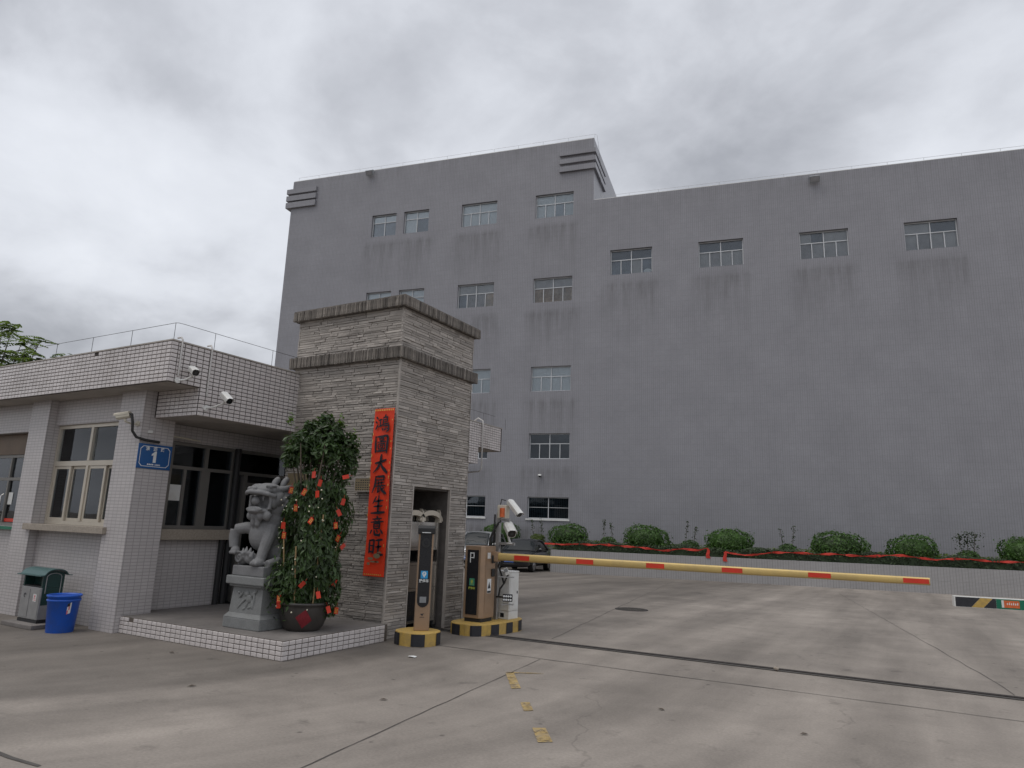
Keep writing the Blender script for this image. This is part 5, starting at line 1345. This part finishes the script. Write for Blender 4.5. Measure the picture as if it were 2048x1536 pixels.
    for k, (x, z, an) in enumerate(((-.10, 1.17, .2), (-.04, 1.16, -.15), (-.15, 1.15, .5), (.0, 1.12, -.4))): T([(x, -.235, z-.09), (x-.01*math.sin(an), -.265, z-.02), (x+.05*math.sin(-an), -.25, z+.05)], [.036, .032, .006], 8)
    # neck, mane and back hair
    E(.02, .02, 1.72, .20, .18, .20); E(.04, .08, 1.86, .20, .18, .14); E(-.17, -.06, 1.83, .06, .09, .09); E(.17, -.05, 1.83, .07, .10, .10)
    rr = random.Random(3)
    for i in range(26):
        a = rr.uniform(-.4, PI+.4); z = rr.uniform(1.45, 1.9); R_ = .205+rr.uniform(-.01, .02)
        E(.03+R_*math.cos(a), .05+R_*math.sin(a)*.9, z, .042, .042, .046)
    for i in range(5): T([(.12+.01*i, -.04+.03*i, 1.80-.05*i), (.20, .04+.03*i, 1.80-.045*i), (.25, .10+.03*i, 1.85-.045*i)], [.035, .030, .006], 8)
    # head tilted up
    E(.01, -.08, 1.94, .19, .18, .095, rx=-.15); E(.0, -.19, 1.93, .165, .14, .066, rx=-.1); E(-.01, -.28, 1.91, .15, .06, .04, rx=-.1)   # cranium, muzzle, upper lip
    T([(-.19, -.28, 1.885), (-.115, -.335, 1.908), (-.01, -.345, 1.915), (.095, -.315, 1.905), (.17, -.24, 1.885), (.20, -.14, 1.86)], [.022, .028, .030, .028, .028, .03], 10)
    for x in (-.085, .015): E(x, -.325, 1.955, .034, .032, .026)                       # nostril bumps
    E(-.035, -.31, 1.962, .05, .04, .028)
    for x in (-.125, .125): E(x, -.185, 1.985, .052, .055, .04); E(x*1.1, -.16, 2.005, .065, .05, .018, ry=.25*(1 if x > 0 else -1))
    T([(-.185, -.20, 1.87), (-.192, -.20, 1.78), (-.18, -.20, 1.69)], [.026, .022, .03], 8); T([(.165, -.19, 1.87), (.17, -.19, 1.78), (.165, -.20, 1.69)], [.026, .022, .03], 8)     # mouth corners
    E(-.01, -.20, 1.672, .175, .135, .048); E(-.01, -.29, 1.69, .15, .034, .04)       # lower jaw
    E(.0, -.13, 1.70, .08, .08, .03)                                                    # tongue
    for i, x in enumerate((-.15, -.05, .055, .15)): E(x, -.235+.02*abs(i-1.5), 1.610, .058, .055, .062)     # beard lobes
    T([(-.06, -.22, 1.60), (-.07, -.225, 1.50), (-.065, -.20, 1.42)], [.05, .035, .008], 8); T([(.02, -.22, 1.60), (.01, -.225, 1.49), (.0, -.20, 1.43)], [.05, .035, .008], 8); T([(-.13, -.17, 1.60), (-.15, -.17, 1.47), (-.14, -.15, 1.40)], [.045, .032, .008], 8)
    E(.0, -.06, 1.79, .185, .12, .13); E(.16, -.12, 1.80, .05, .07, .10); E(-.165, -.12, 1.80, .05, .07, .10)
    # horn lobes and ears
    for x, y in ((-.03, .03), (.075, .09)): E(x, y, 2.045, .048, .040, .075, rx=-.35); E(x+.005, y+.03, 2.085, .046, .040, .05, rx=-.35)
    T([(.15, -.06, 1.95), (.20, .03, 1.975), (.24, .10, 2.02)], [.045, .04, .006], 8); T([(-.14, -.06, 1.95), (-.19, .03, 1.975), (-.22, .10, 2.02)], [.045, .04, .006], 8)
    T([(.14, -.08, 1.87), (.20, .0, 1.86), (.25, .06, 1.89)], [.04, .03, .006], 8)
    # tail
    T([(.0, .28, 1.05), (.02, .33, 1.25), (.0, .27, 1.45), (.05, .30, 1.6)], [.05, .06, .06, .015], 10)
    remeshed(m, .0085, 'body', 'granite', t, 1)
    MB().ell((-.015, -.265, 1.80-Z0), .058).build('ball', 'granite', t)
    for x in (-.13, .13): MB().ell((x, -.232, 1.988-Z0), .020).build('eye', 'granite', t)
    for x in (-.12, .10): MB().cyl((x, -.25, 1.86-Z0), (x, -.255, 1.80-Z0), .016, .004, n=8).build('fang', 'granite', t)
beast()

# ------------------------------------------------------------------ potted festive tree
def festive_tree():
    cx, cy = -6.75, 6.70
    pt = thing('plant_pot', 'dark round plant pot with a red paper diamond', 'pot', (cx, cy, .219)); pt.scale = (.86, .86, 1)
    MB().lathe([(.24, 0), (.29, .05), (.34, .16), (.365, .28), (.36, .31), (.385, .315), (.385, .345), (.34, .345), (.33, .27), (.0, .27)], n=32).build('pot', 'pot', pt)
    MB().lathe([(.33, .275), (.0, .30)], n=24, cap=False).build('soil', 'soil', pt)
    a = math.atan2(-cy+.2, -cx)
    def prad(z):
        P = [(.0, .24), (.05, .29), (.16, .34), (.28, .365), (.31, .36)]
        for (z0, r0), (z1, r1) in zip(P, P[1:]):
            if z <= z1: return r0+(r1-r0)*(z-z0)/(z1-z0)+.006
        return .366
    q = MB(); vs = []; K = 6; corners = [(-.05, .045), (.34, .14), (.05, .275), (-.34, .18)]
    for i in range(K+1):
        for j in range(K+1):
            u, w = i/K, j/K
            A_ = [corners[0][k]*(1-u)*(1-w)+corners[1][k]*u*(1-w)+corners[2][k]*u*w+corners[3][k]*(1-u)*w for k in (0, 1)]
            R_ = prad(A_[1]); vs.append((math.cos(a+A_[0])*R_, math.sin(a+A_[0])*R_, A_[1]))
    q.add(vs, [(i*(K+1)+j, (i+1)*(K+1)+j, (i+1)*(K+1)+j+1, i*(K+1)+j+1) for i in range(K) for j in range(K)]); q.build('red_paper', 'darkred', pt)
    t = thing('potted_citrus_tree', 'tall leafy citrus tree bound in a column with red packets', 'tree', (cx, cy, .50))
    r = random.Random(21); tr = MB(); view0 = Vector((-cx, -cy, 0)).normalized()
    for i in range(6):
        an = i*1.05; rr = .10; tr.tube([(rr*.3*math.cos(an), rr*.3*math.sin(an), 0), (rr*1.3*math.cos(an), rr*1.3*math.sin(an), .7), (rr*2.0*math.cos(an+.3), rr*2.0*math.sin(an+.3), 1.4), (rr*3.2*math.cos(an+.5), rr*3.2*math.sin(an+.5), 2.05)], [.028, .022, .016, .006], 7)
    for i in range(6):
        an = math.atan2(view0.y, view0.x)+(-1.1, -.45, .35, 1.1, 2.6, 3.8)[i]; hh = (1.0, .75, 1.15, .8, 1, 1)[i]; MB().tube([(.27*math.cos(an), .27*math.sin(an), -.08), (.38*math.cos(an), .38*math.sin(an), hh)], .010, 6).build('bamboo_stake', 'bamboo', t)
    view = Vector((-cx, -cy, 0)).normalized()
    ang = math.atan2(view.y, view.x)+PI/2; ca, sa = math.cos(ang), math.sin(ang)
    side = Vector((ca, sa, 0)); pts = []
    # bound lower column: leaves hang down, uneven outline, slack foot
    for _ in range(7400):
        z = r.uniform(-.10, 1.56)**1.0; an = r.uniform(0, 2*PI)
        R_ = .275+.12*min(1, max(0, z+.1)/.5)-.10*max(0, (z-1.2)/.36)
        lump = 1+.13*math.sin(5.3*z+2*math.sin(2*an))+.10*math.sin(3*an+4*z)+.06*math.sin(7*an-9*z)
        k = 1-abs(r.gauss(0, .13)) if r.random() < .72 else r.uniform(.25, 1.08)
        if math.sin(6.1*z+3*an)*math.sin(4.3*an-2.2*z) > .62 and r.random() < .7: k *= .72
        d = Vector((math.cos(an), math.sin(an), 0)); pts.append((d*R_*lump*k+side*.05+Vector((0, 0, z)), d+Vector((0, 0, .15))))
    for _ in range(380):          # slack sprays low on the left
        q = Vector((r.gauss(0, .09), r.gauss(0, .09), r.gauss(0, .16))); pts.append((side*-.29+view*.14+Vector((0, 0, .28))+q, q.normalized()))
    leaf_cloud(pts, .034, r, up=0, shape=2.7, droop=.45).build('bound_foliage', 'leaf', t, fix=False)
    pts = []
    # loose twiggy neck, then a spreading head of separate clumps
    clumps = [(.04, .0, 2.08, .29, .27, 800), (.08, .05, 2.32, .13, .16, 210), (.30, -.05, 2.24, .10, .14, 110), (-.16, .0, 2.24, .11, .14, 120), (-.27, .0, 2.00, .26, .22, 640), (-.43, .05, 1.86, .14, .14, 170), (.46, .0, 2.02, .20, .25, 560), (.53, .0, 1.80, .13, .16, 130),
              (.13, -.20, 1.92, .22, .17, 300), (.10, .26, 2.0, .27, .24, 380), (.27, .12, 2.05, .16, .18, 150), (-.10, .15, 1.80, .20, .15, 170), (.30, -.05, 1.70, .15, .13, 90), (.05, 0, 1.62, .30, .12, 150), (.42, .1, 1.58, .12, .14, 90)]
    for (x, y, z, R_, H_, nn) in clumps:
        x *= .80; y *= .82; R_ *= .86; z += .05*(1-abs(x)/.4)
        C_ = side*x-view*y+Vector((0, 0, z))
        tr.tube([side*(x*.3)+Vector((0, 0, 1.15)), side*(x*.75)-view*y*.6+Vector((0, 0, z-.3)), C_+Vector((0, 0, H_*.6))], [.014, .010, .004], 5)
        for _ in range(nn):
            d = Vector((r.gauss(0, 1), r.gauss(0, 1), r.gauss(0, 1))).normalized(); k = r.uniform(.15, 1.0)**.5*(1.25 if r.random() < .10 else 1)
            pts.append((C_+Vector((d.x*R_*k, d.y*R_*k, d.z*H_*k)), d+Vector((0, 0, .5))))
    leaf_cloud(pts, .036, r, up=.2, shape=2.5).build('head_foliage', 'leaf', t, fix=False)
    tr.build('trunk', 'bark', t)
    yp = []
    for (x, y, z) in ((-.40, .1, 2.36), (.26, -.1, 2.36), (.44, 0, 2.22)):
        X_, Y_ = x*ca-y*sa, x*sa+y*ca
        for _ in range(16): yp.append((Vector((X_+r.gauss(0, .03), Y_+r.gauss(0, .03), z+r.gauss(0, .05))), Vector((0, 0, 1))))
    leaf_cloud(yp, .04, r, shape=2.4).build('young_leaves', 'leaf_y', t, fix=False)
    fl = MB()
    for _ in range(90):
        z = r.uniform(-.05, 1.5); an = r.uniform(0, 2*PI); R_ = .36+r.uniform(0, .05)
        fl.ell((R_*math.cos(an), R_*math.sin(an), z), r.uniform(.007, .012), n=6, m=4)
    stuff(fl.build('buds', 'cream', t))
    # red packets hung among the leaves: (sideways px offset in metres, height, tilt, gold print)
    pk = [(-.47, 1.42, .1, 1), (-.24, 1.40, .4, 1), (-.10, 1.62, -.1, 0), (.02, 1.52, .15, 0), (-.01, 1.38, -.2, 0), (-.36, 1.20, .1, 1), (-.55, .98, .05, 0), (-.52, .86, .1, 1), (.47, 1.62, 1.3, 0),
          (.40, 1.16, -.5, 0), (.36, 1.00, -.2, 1), (.42, .84, .5, 1), (.52, .74, .9, 0), (-.13, .28, .7, 0), (.16, .16, -.25, 0), (.42, .30, .4, 0), (.36, -.08, -.3, 0), (.50, -.10, .1, 1), (-.50, .10, -.05, 1), (-.50, -.03, .0, 0), (.46, 1.30, .2, 0), (-.08, 1.05, .6, 1)]
    me_p = MB().box(-.034, .034, -.003, .003, -.055, .055).mesh('packet', 'packet')
    gm = MB()
    for sx in (-1, 1):
        for z in (-.028, .0, .026): gm.prism([(sx*.013-.009, z-.009), (sx*.013+.009, z-.009), (sx*.013+.009, z+.007), (sx*.013-.006, z+.010)], 'y', -.0050, -.0035)
    me_g = gm.mesh('gold_print', 'goldfoil'); cd = MB().cyl((0, 0, .055), (0, .02, .12), .002, n=5).mesh('cord', 'redcloth')
    places = ['at the upper left edge', 'upper left of centre', 'at the top of the column', 'just right of the top centre', 'under the top centre', 'left of the middle, high up', 'at the left edge above the gilded one', 'at the left edge beside the statue chest', 'at the far upper right under the head',
              'on the right edge, third from the top', 'on the right, above the lowest gilded pair', 'on the right, beside the red bow', 'sticking out furthest on the right', 'low on the left of centre', 'low in the centre', 'at the lower right edge', 'near the pot on the right, inner one', 'near the pot on the right, outer one', 'near the pot on the left, upper one', 'near the pot on the left, lower one', 'on the right edge, second from the top', 'in the centre of the column']
    for i, (sx, z, tl, gold) in enumerate(pk):
        depth = math.sqrt(max(.02, .40**2-(sx*.62)**2))+.02; lat = sx*.70+.04
        if z < 0: depth *= .75
        pos = Vector((cx, cy, 0))+side*lat+view*depth+Vector((0, 0, .52+z+(.05 if z < 0 else 0)))
        lab = ('gilded red packet hung ' if gold else 'plain red packet hung ')+places[i].replace(',', '')+' of the citrus tree'
        o = thing('red_packet', lab, 'packet', pos, 0, 'red packets in the citrus tree')
        o.rotation_euler = (jit(.25), tl, ang+jit(.6)); o.scale = (.74, 1, .76)
        link('envelope', me_p, o); link('cord', cd, o)
        if gold: link('gold_print', me_g, o)
festive_tree()

# ------------------------------------------------------------------ red couplet banner and plaque on the tower
GLYPH = {
 '鴻': [[(10,86,7),(19,77,4)],[(5,63,6),(14,56,4)],[(5,22,3),(11,32,6),(19,48,4)],[(25,70,5),(44,75,5)],[(35,72,5),(33,40,5)],[(22,36,4),(46,44,6)],
        [(68,97,6),(61,87,3)],[(55,85,5),(54,44,5)],[(55,84,4),(80,87,5),(79,62,4)],[(57,73,3),(78,75,3)],[(57,62,3),(78,64,3)],[(52,49,4),(90,54,5)],[(56,40,4),(92,44,5),(90,18,6),(76,8,3)],[(50,27,6),(55,14,3)],[(62,28,4),(66,18,4)],[(71,29,4),(75,20,4)],[(80,30,4),(84,23,3)]],
 '圖': [[(10,88,6),(12,10,7)],[(10,87,5),(84,93,7),(90,86,8),(86,8,8)],[(13,14,5),(86,16,6)],[(36,80,4),(62,82,4),(61,70,4)],[(36,80,4),(38,70,4)],[(38,70,3),(61,71,3)],[(24,60,4),(76,64,5)],[(49,70,4),(48,60,4)],[(28,50,4),(30,24,4)],[(28,50,4),(72,53,4),(70,24,4)],[(30,25,4),(70,26,4)],[(42,43,3),(43,33,3)],[(42,43,3),(58,44,3),(57,33,3)],[(43,34,3),(57,34,3)]],
 '大': [[(18,56,6),(50,62,6),(84,72,8)],[(54,97,8),(50,62,8),(34,32,7),(8,8,3)],[(50,60,5),(64,36,8),(94,10,11)]],
 '展': [[(26,90,6),(80,94,6),(78,74,5)],[(26,73,4),(78,76,4)],[(26,90,6),(24,50,7),(8,10,4)],[(34,58,4),(82,62,4)],[(46,68,4),(45,44,4)],[(66,70,4),(65,45,4)],[(28,42,4),(92,47,5)],[(46,42,6),(44,12,6),(60,22,3)],[(84,36,5),(66,24,4)],[(56,42,5),(70,22,7),(94,8,9)]],
 '生': [[(36,92,6),(18,60,4)],[(24,70,5),(80,76,6)],[(54,97,7),(52,12,8)],[(26,44,5),(78,49,6)],[(10,11,6),(92,17,9)]],
 '意': [[(50,98,7),(56,90,5)],[(24,86,5),(78,90,5)],[(36,82,4),(40,74,4)],[(66,84,4),(60,75,4)],[(14,70,5),(90,76,6)],[(32,63,5),(34,38,5)],[(32,63,4),(70,66,5),(68,39,5)],[(34,51,3),(68,53,3)],[(34,40,4),(68,41,4)],[(20,30,6),(12,14,4)],[(36,30,5),(40,10,7),(72,8,7),(76,20,3)],[(52,32,5),(58,22,5)],[(78,32,6),(90,18,7)]],
 '旺': [[(12,84,7),(12,26,7)],[(12,84,6),(40,88,6),(38,24,7)],[(14,58,4),(38,60,4)],[(13,30,5),(38,30,5)],[(52,86,6),(90,91,7)],[(70,88,7),(68,16,7)],[(54,54,5),(86,58,6)],[(46,12,6),(96,18,9)]],
}
def brush(m, strokes, cx, cz, s, y, rnd):
    for st in strokes:
        pts = [Vector((p[0]-50, p[1]-50)) for p in st]; ws = [p[2] for p in st]
        fine = []
        n = len(pts)
        for i in range(n-1):
            a, b = pts[i], pts[i+1]; k = 7
            for j in range(k): u = j/k; fine.append((a.lerp(b, u), ws[i]*(1-u)+ws[i+1]*u))
        fine.append((pts[-1], ws[-1]))
        L_ = []; R_ = []; N_ = len(fine)
        for i, (p, w) in enumerate(fine):
            d = fine[min(i+1, N_-1)][0]-fine[max(i-1, 0)][0]; d = d.normalized() if d.length else Vector((1, 0)); nn = Vector((-d.y, d.x))
            e = min(i, N_-1-i)/2.0; tp = min(1, .55+.45*e); w2 = w*.92*tp*(1+rnd.uniform(-.10, .10))
            L_.append(p+nn*w2); R_.append(p-nn*w2)
        vs = [(cx+q.x*s/100, y, cz+q.y*s/100) for q in L_+R_]
        m.add(vs, [(i, i+1, N_+i+1, N_+i) for i in range(N_-1)])
        for idx in (0, N_-1):
            p, w = fine[idx]; w *= .74; o = [(cx+(p.x+w*math.cos(a))*s/100, y-.0002, cz+(p.y+w*math.sin(a))*s/100) for a in [2*PI*i/8 for i in range(8)]]
            m.add(o, [tuple(range(8))])
def banner():
    x0, x1, z0, z1 = -6.705, -6.335, .835, 3.212; yb = 7.72
    t = thing('red_couplet_banner', 'long vertical red paper couplet with black calligraphy on the tower', 'banner', ((x0+x1)/2, yb, z0))
    W = (x1-x0)/2; H = z1-z0; nx, nz = 8, 60
    wav = lambda x, z: .006*math.sin(3.1*z+2*x)+.004*math.sin(7*z+9*x)-.010*max(0, abs(x)/W-.75)
    m = MB(); vs = []
    for j in range(nz+1):
        for i in range(nx+1):
            x = -W+2*W*i/nx; z = H*j/nz; vs.append((x+.006*math.sin(2.4*z), wav(x, z), z))
    m.add(vs, [(j*(nx+1)+i, j*(nx+1)+i+1, (j+1)*(nx+1)+i+1, (j+1)*(nx+1)+i) for j in range(nz) for i in range(nx)], True)
    m.build('paper', 'redpaper', t, fix=False)
    r = random.Random(9)
    for k, ch in enumerate('鴻圖大展生意旺'):
        q = MB(); brush(q, GLYPH[ch], .004*k-.01, H-.235-k*.292, .280, -.019, r); q.build('calligraphy', 'ink', t, fix=False)
    g = MB()
    for i in range(11): g.box(-W+.012+i*.033, -W+.030+i*.033, -.021, -.0205, H-.040, H-.016)
    for i in range(9): g.box(-W+.03+i*.036, -W+.05+i*.036, -.021, -.0205, .018, .034)
    for j in range(19):
        if r.random() < .55: g.box(W-.022, W-.010, -.025, -.0245, .3+j*.105, .315+j*.105+r.random()*.03)
        if r.random() < .45: g.box(-W+.010, -W+.022, -.025, -.0245, .3+j*.105, .315+j*.105+r.random()*.03)
    stuff(g.build('gold_trim', 'goldfoil', t, fix=False))
    e = MB()
    for (x, z, a, b) in ((-.06, .24, .05, .02), (.05, .28, .06, .035), (.0, .20, .07, .012), (.09, .33, .04, .01), (-.09, .17, .03, .02), (.06, .20, .04, .012)):
        e.add([(x+a*math.cos(w), -.020, z+b*math.sin(w)) for w in [2*PI*i/12 for i in range(12)]], [tuple(range(12))])
    stuff(e.build('gold_drawing', 'brass', t, fix=False))
banner()
def plaque():
    x0, x1, z0, z1 = -7.01, -6.58, 2.005, 2.21
    t = thing('brass_plaque', 'small brass plaque partly hidden behind the red banner', 'plaque', ((x0+x1)/2, 7.745, (z0+z1)/2)); w = (x1-x0)/2; h = (z1-z0)/2
    MB().box(-w, w, -.012, .03, -h, h).build('plate', 'brass', t, bevel=.004)
    m = MB(); wframe(m, -w, w, -h, h, .014, -.018, -.0125); m.build('rim', 'soffit', t)
    q = MB()
    for i in range(5):
        for j in range(9):
            if i == 0 and (j < 2 or j > 6): continue
            q.box(-w+.03+j*.042, -w+.055+j*.042, -.0135, -.0125, h-.05-i*.034, h-.036-i*.034)
    stuff(q.build('lettering', 'ink', t))
    t2 = thing('brass_plaque', 'brass plaque half hidden by the citrus tree at the left of the tower', 'plaque', (-8.20, 7.745, 2.13))
    MB().box(-.20, .20, -.012, .03, -.15, .15).build('plate', 'brass', t2, bevel=.004)
plaque()

# ------------------------------------------------------------------ bins
def bins():
    t = thing('litter_bin', 'steel litter bin with curved green roof beside the blue bucket', 'bin', (-10.74, 5.60, .06)); t.scale = (.78, .78, .78)
    hw, hd = .32, .19
    MB().box(-hw, hw, -hd, hd, .0, .05).build('base', 'blackm', t)
    MB().box(-hw, hw, -hd, hd, .055, .60).build('body', 'steel_d', t, bevel=.006)
    for a, b in ((-hw+.025, -.03), (.03, hw-.025)):
        d = MB().box(a, b, -hd-.006, -hd-.001, .08, .565).build('door', 'steel_d', t)
    MB().tube([(-.17+.028*math.cos(a), -hd-.008, .45+.035*math.sin(a)) for a in [i*.5 for i in range(11)]], .006, 5).build('recycling_mark', 'ink', t)
    pl = MB().box(.11, .215, -hd-.0085, -hd-.0065, .36, .49).build('notice', 'white', t)
    MB().add([(.163+.02*math.cos(a), -hd-.0095, .45+.026*math.sin(a)) for a in [2*PI*i/10 for i in range(10)]], [tuple(range(10))]).build('notice_mark', 'pink', pl)
    for z, w_ in ((.405, .03), (.38, .042)): MB().box(.163-w_, .163+w_, -hd-.0095, -hd-.0088, z, z+.01).build('notice_line', 'pink', pl)
    m = MB(); m.box(-hw+.01, hw-.01, -hd+.02, hd-.01, .602, .625); m.build('ash_tray', 'blackm', t)
    def endpanel(x0, x1, nm):
        poly = [(-hd+.01, .602), (hd-.01, .602), (hd-.01, .80)]+[(math.cos(a)*(hd-.012), .80+math.sin(a)*.085) for a in [PI*i/12 for i in range(1, 12)]]+[(-hd+.01, .80)]
        return MB().prism(poly, 'x', x0, x1).build(nm, 'green_p', t)
    endpanel(-hw+.0, -hw+.04, 'end_panel'); e = endpanel(hw-.04, hw, 'end_panel')
    MB().tube([(hw+.004, -.125, .50), (hw+.004, -.125, .78)]+[(hw+.004, -math.cos(a)*.125, .78+math.sin(a)*.07) for a in [PI*i/10 for i in range(1, 10)]]+[(hw+.004, .125, .78), (hw+.004, .125, .50)], .008, 6).build('end_trim', 'steel_d', t)
    MB().box(hw+.001, hw+.003, -.17, .17, .30, .60).build('side_panel', 'green_p', t)
    MB().box(-hw+.05, 0, -.02, .0, .626, .80).build('divider', 'green_p', t)
    prof = [(-hd-.085, .805), (-hd-.02, .812)]+[(-math.cos(a)*(hd+.0), .815+math.sin(a)*.10) for a in [PI*(i+1)/14 for i in range(13)]]+[(hd+.02, .812), (hd+.085, .805)]
    rf = MB(); n = len(prof); L_ = hw+.08
    vs = [(x, y, z) for x in (-L_, L_) for y, z in prof]+[(x, y, z+.014) for x in (-L_, L_) for y, z in prof]
    rf.add(vs, [(i, i+1, n+i+1, n+i) for i in range(n-1)]+[(2*n+i, 3*n+i, 3*n+i+1, 2*n+i+1) for i in range(n-1)]+[(i, 2*n+i, 2*n+i+1, i+1) for i in range(n-1)]+[(n+i, n+i+1, 3*n+i+1, 3*n+i) for i in range(n-1)]+[(0, n, 3*n, 2*n), (n-1, 3*n-1, 4*n-1, 2*n-1)])
    rf.build('roof', 'green_roof', t)
    cp = thing('concrete_pad', 'thin concrete pad under the litter bin', 'pad', (-10.74, 5.57, 0)); MB().box(-.40, .40, -.25, .25, 0, .058).build('slab', 'plat_top', cp, bevel=.01)
    b = thing('blue_bucket', 'blue plastic bucket with a sticker beside the litter bin', 'bucket', (-9.98, 5.50, 0)); b.scale = (.62, .62, .80)
    MB().lathe([(.255, 0), (.262, .01), (.315, .57), (.335, .575), (.338, .60), (.318, .605), (.305, .58), (.25, .03), (0, .03)], n=36).build('bucket', 'bluebin', b)
    MB().lathe([(.318, .50), (.326, .505), (.328, .53), (.320, .535)], n=36, cap=False).build('rim_ridge', 'bluebin', b)
    a0 = math.atan2(-5.5, 10.5)+.36; vs = []
    for z in (.30, .36, .42, .47):
        for i in range(4): a = a0+(i-1.5)*.085; rr = .262+.093*z+.003; vs.append((rr*math.cos(a), rr*math.sin(a), z+.02*(i/3)))
    st = MB().add(vs, [(j*4+i, j*4+i+1, (j+1)*4+i+1, (j+1)*4+i) for j in range(3) for i in range(3)]).build('sticker', 'white', b)
    vs2 = [(x*1.008, y*1.008, z) for x, y, z in vs]
    MB().add(vs2, [(5, 6, 10, 9), (0, 1, 5, 4)]).build('sticker_print', 'pink', st); MB().add(vs2, [(8, 9, 13, 12), (9, 10, 14, 13)]).build('sticker_print', 'ink', st)
bins()

# ------------------------------------------------------------------ feathery trees behind the guardhouse
def feather_tree(label, x, y, h, R_, seed, n):
    t = thing('feathery_tree', label, 'tree', (x, y, gz(x, y)), 0, 'feathery trees behind the guardhouse')
    r = random.Random(seed); w = MB(); v = []; f = []
    w.tube([(0, 0, -.3), (.1, .05, h*.3), (-.05, .1, h*.55), (.05, 0, h*.75)], [.22, .18, .13, .07], 9)
    for i in range(n):
        an = r.uniform(0, 2*PI); k = r.random()**.6; u = r.random(); e = R_*k
        top = h*(1-.22*k*k)-u*h*.22
        tip = Vector((e*math.cos(an), e*math.sin(an), top)); base = Vector((0, 0, h*r.uniform(.38, .7))); mid = base.lerp(tip, .55)+Vector((0, 0, -.25))
        w.tube([base, mid, tip], [.05, .03, .008], 5)
        for _ in range(13):                                  # bipinnate sprays: flat layered fans
            a2 = r.uniform(0, 2*PI); L_ = r.uniform(.30, .65); dr = r.uniform(-.30, .35)
            d = Vector((math.cos(a2), math.sin(a2), dr)).normalized(); sd = d.cross(Vector((0, 0, 1))).normalized(); o0 = tip+Vector((r.gauss(0, .15), r.gauss(0, .15), r.gauss(0, .10)))
            for j in range(1, 9):
                p = o0+d*L_*j/8+Vector((0, 0, -.12*(j/8)**2)); wl = .13*math.sin(PI*(j/8*.8+.15))*r.uniform(.6, 1.2)
                for s in (-1, 1):
                    q = p+sd*s*wl+Vector((0, 0, -.03)); c = len(v); ww = d*.036
                    v += [tuple(p-ww*.5), tuple(q-ww), tuple(q+ww), tuple(p+ww*.5)]; f.append((c, c+1, c+2, c+3))
    w.build('trunk', 'bark', t); m = MB(); m.add(v, f); m.build('crown', 'treeleaf', t, fix=False)
feather_tree('feathery tree crown rising above the guardhouse roof at the left edge', -27.0, 11.3, 8.1, 2.6, 5, 64)
feather_tree('lower feathery tree crown just above the guardhouse roof edge', -25.9, 12.6, 7.35, 1.9, 6, 36)

# ------------------------------------------------------------------ building across the street (unseen, added to shape the reflections in the guardhouse panes)
def unseen_building():
    b = thing('unseen_building', 'unseen low building added across the street to be mirrored in the guardhouse window panes', 'building', (-24, -21, 0), math.radians(8))
    MB().box(-34, 34, -8, -0.4, -0.05, 4.3).build('unseen_shop_wall', 'blind_d', b); MB().box(-34.5, 34.5, -8.5, 0.5, 4.31, 4.5).build('unseen_eave', 'plaster', b)
    MB().box(-8, 9, -8, -3, 4.51, 7.2).build('unseen_upper_wall', 'white', b); MB().box(-8.6, 9.6, -8.5, -2.4, 7.21, 7.45).build('unseen_upper_eave', 'plaster', b)
    for i in range(11):
        x = -31+i*6.2
        MB().box(x-1.2, x+3.6, -0.39, -0.3, 0.0, 3.0).build('unseen_shutter', 'blackm', b)
    for i in range(4): MB().box(-6.5+i*4, -4.3+i*4, -2.999, -2.94, 5.0, 6.5).build('window', 'carglass', b)
unseen_building()

def litter():
    r = random.Random(12)
    t = thing('paper_scrap', 'crumpled white paper scrap on the concrete near the pay terminal', 'litter', (-5.28, 7.08, 0.006))
    m = MB(); vs = [(-.05+.033*i+jit(.01), -.03+.03*j+jit(.01), abs(jit(.012))+.001) for j in range(3) for i in range(4)]
    m.add(vs, [(j*4+i, j*4+i+1, (j+1)*4+i+1, (j+1)*4+i) for j in range(2) for i in range(3)]); m.build('paper', 'signw', t)
    t = thing('stone_chip', 'small pale stone chip lying on the gate track', 'stone', (-1.46, 9.16, .012)); m = MB(); m.ell((0, 0, .02), (.035, .025, .022), n=7, m=5); m.v = [(x+jit(.006), y+jit(.006), z+jit(.004)) for x, y, z in m.v]; m.build('chip', 'sill', t)
    for i, (x, y, lab) in enumerate(((-2.05, 6.54, 'dry brown leaf on the concrete right of the yellow marks'), (-0.84, 6.50, 'dry brown leaf on the concrete below the gate track'), (-4.25, 5.3, 'dry brown leaf beside the long concrete joint'), (-6.0, 4.6, 'dry brown leaf on the concrete before the platform corner'), (-7.6, 5.5, 'dry brown leaf near the front of the platform'))):
        t = thing('dry_leaf', lab, 'leaf', (x, y, .006), r.uniform(0, 6), 'dry leaves on the concrete')
        MB().add([(-.04, 0, 0), (0, .018, .012), (.045, 0, .004), (0, -.018, .010)], [(0, 1, 2), (0, 2, 3)]).build('blade', 'bark', t)
litter()
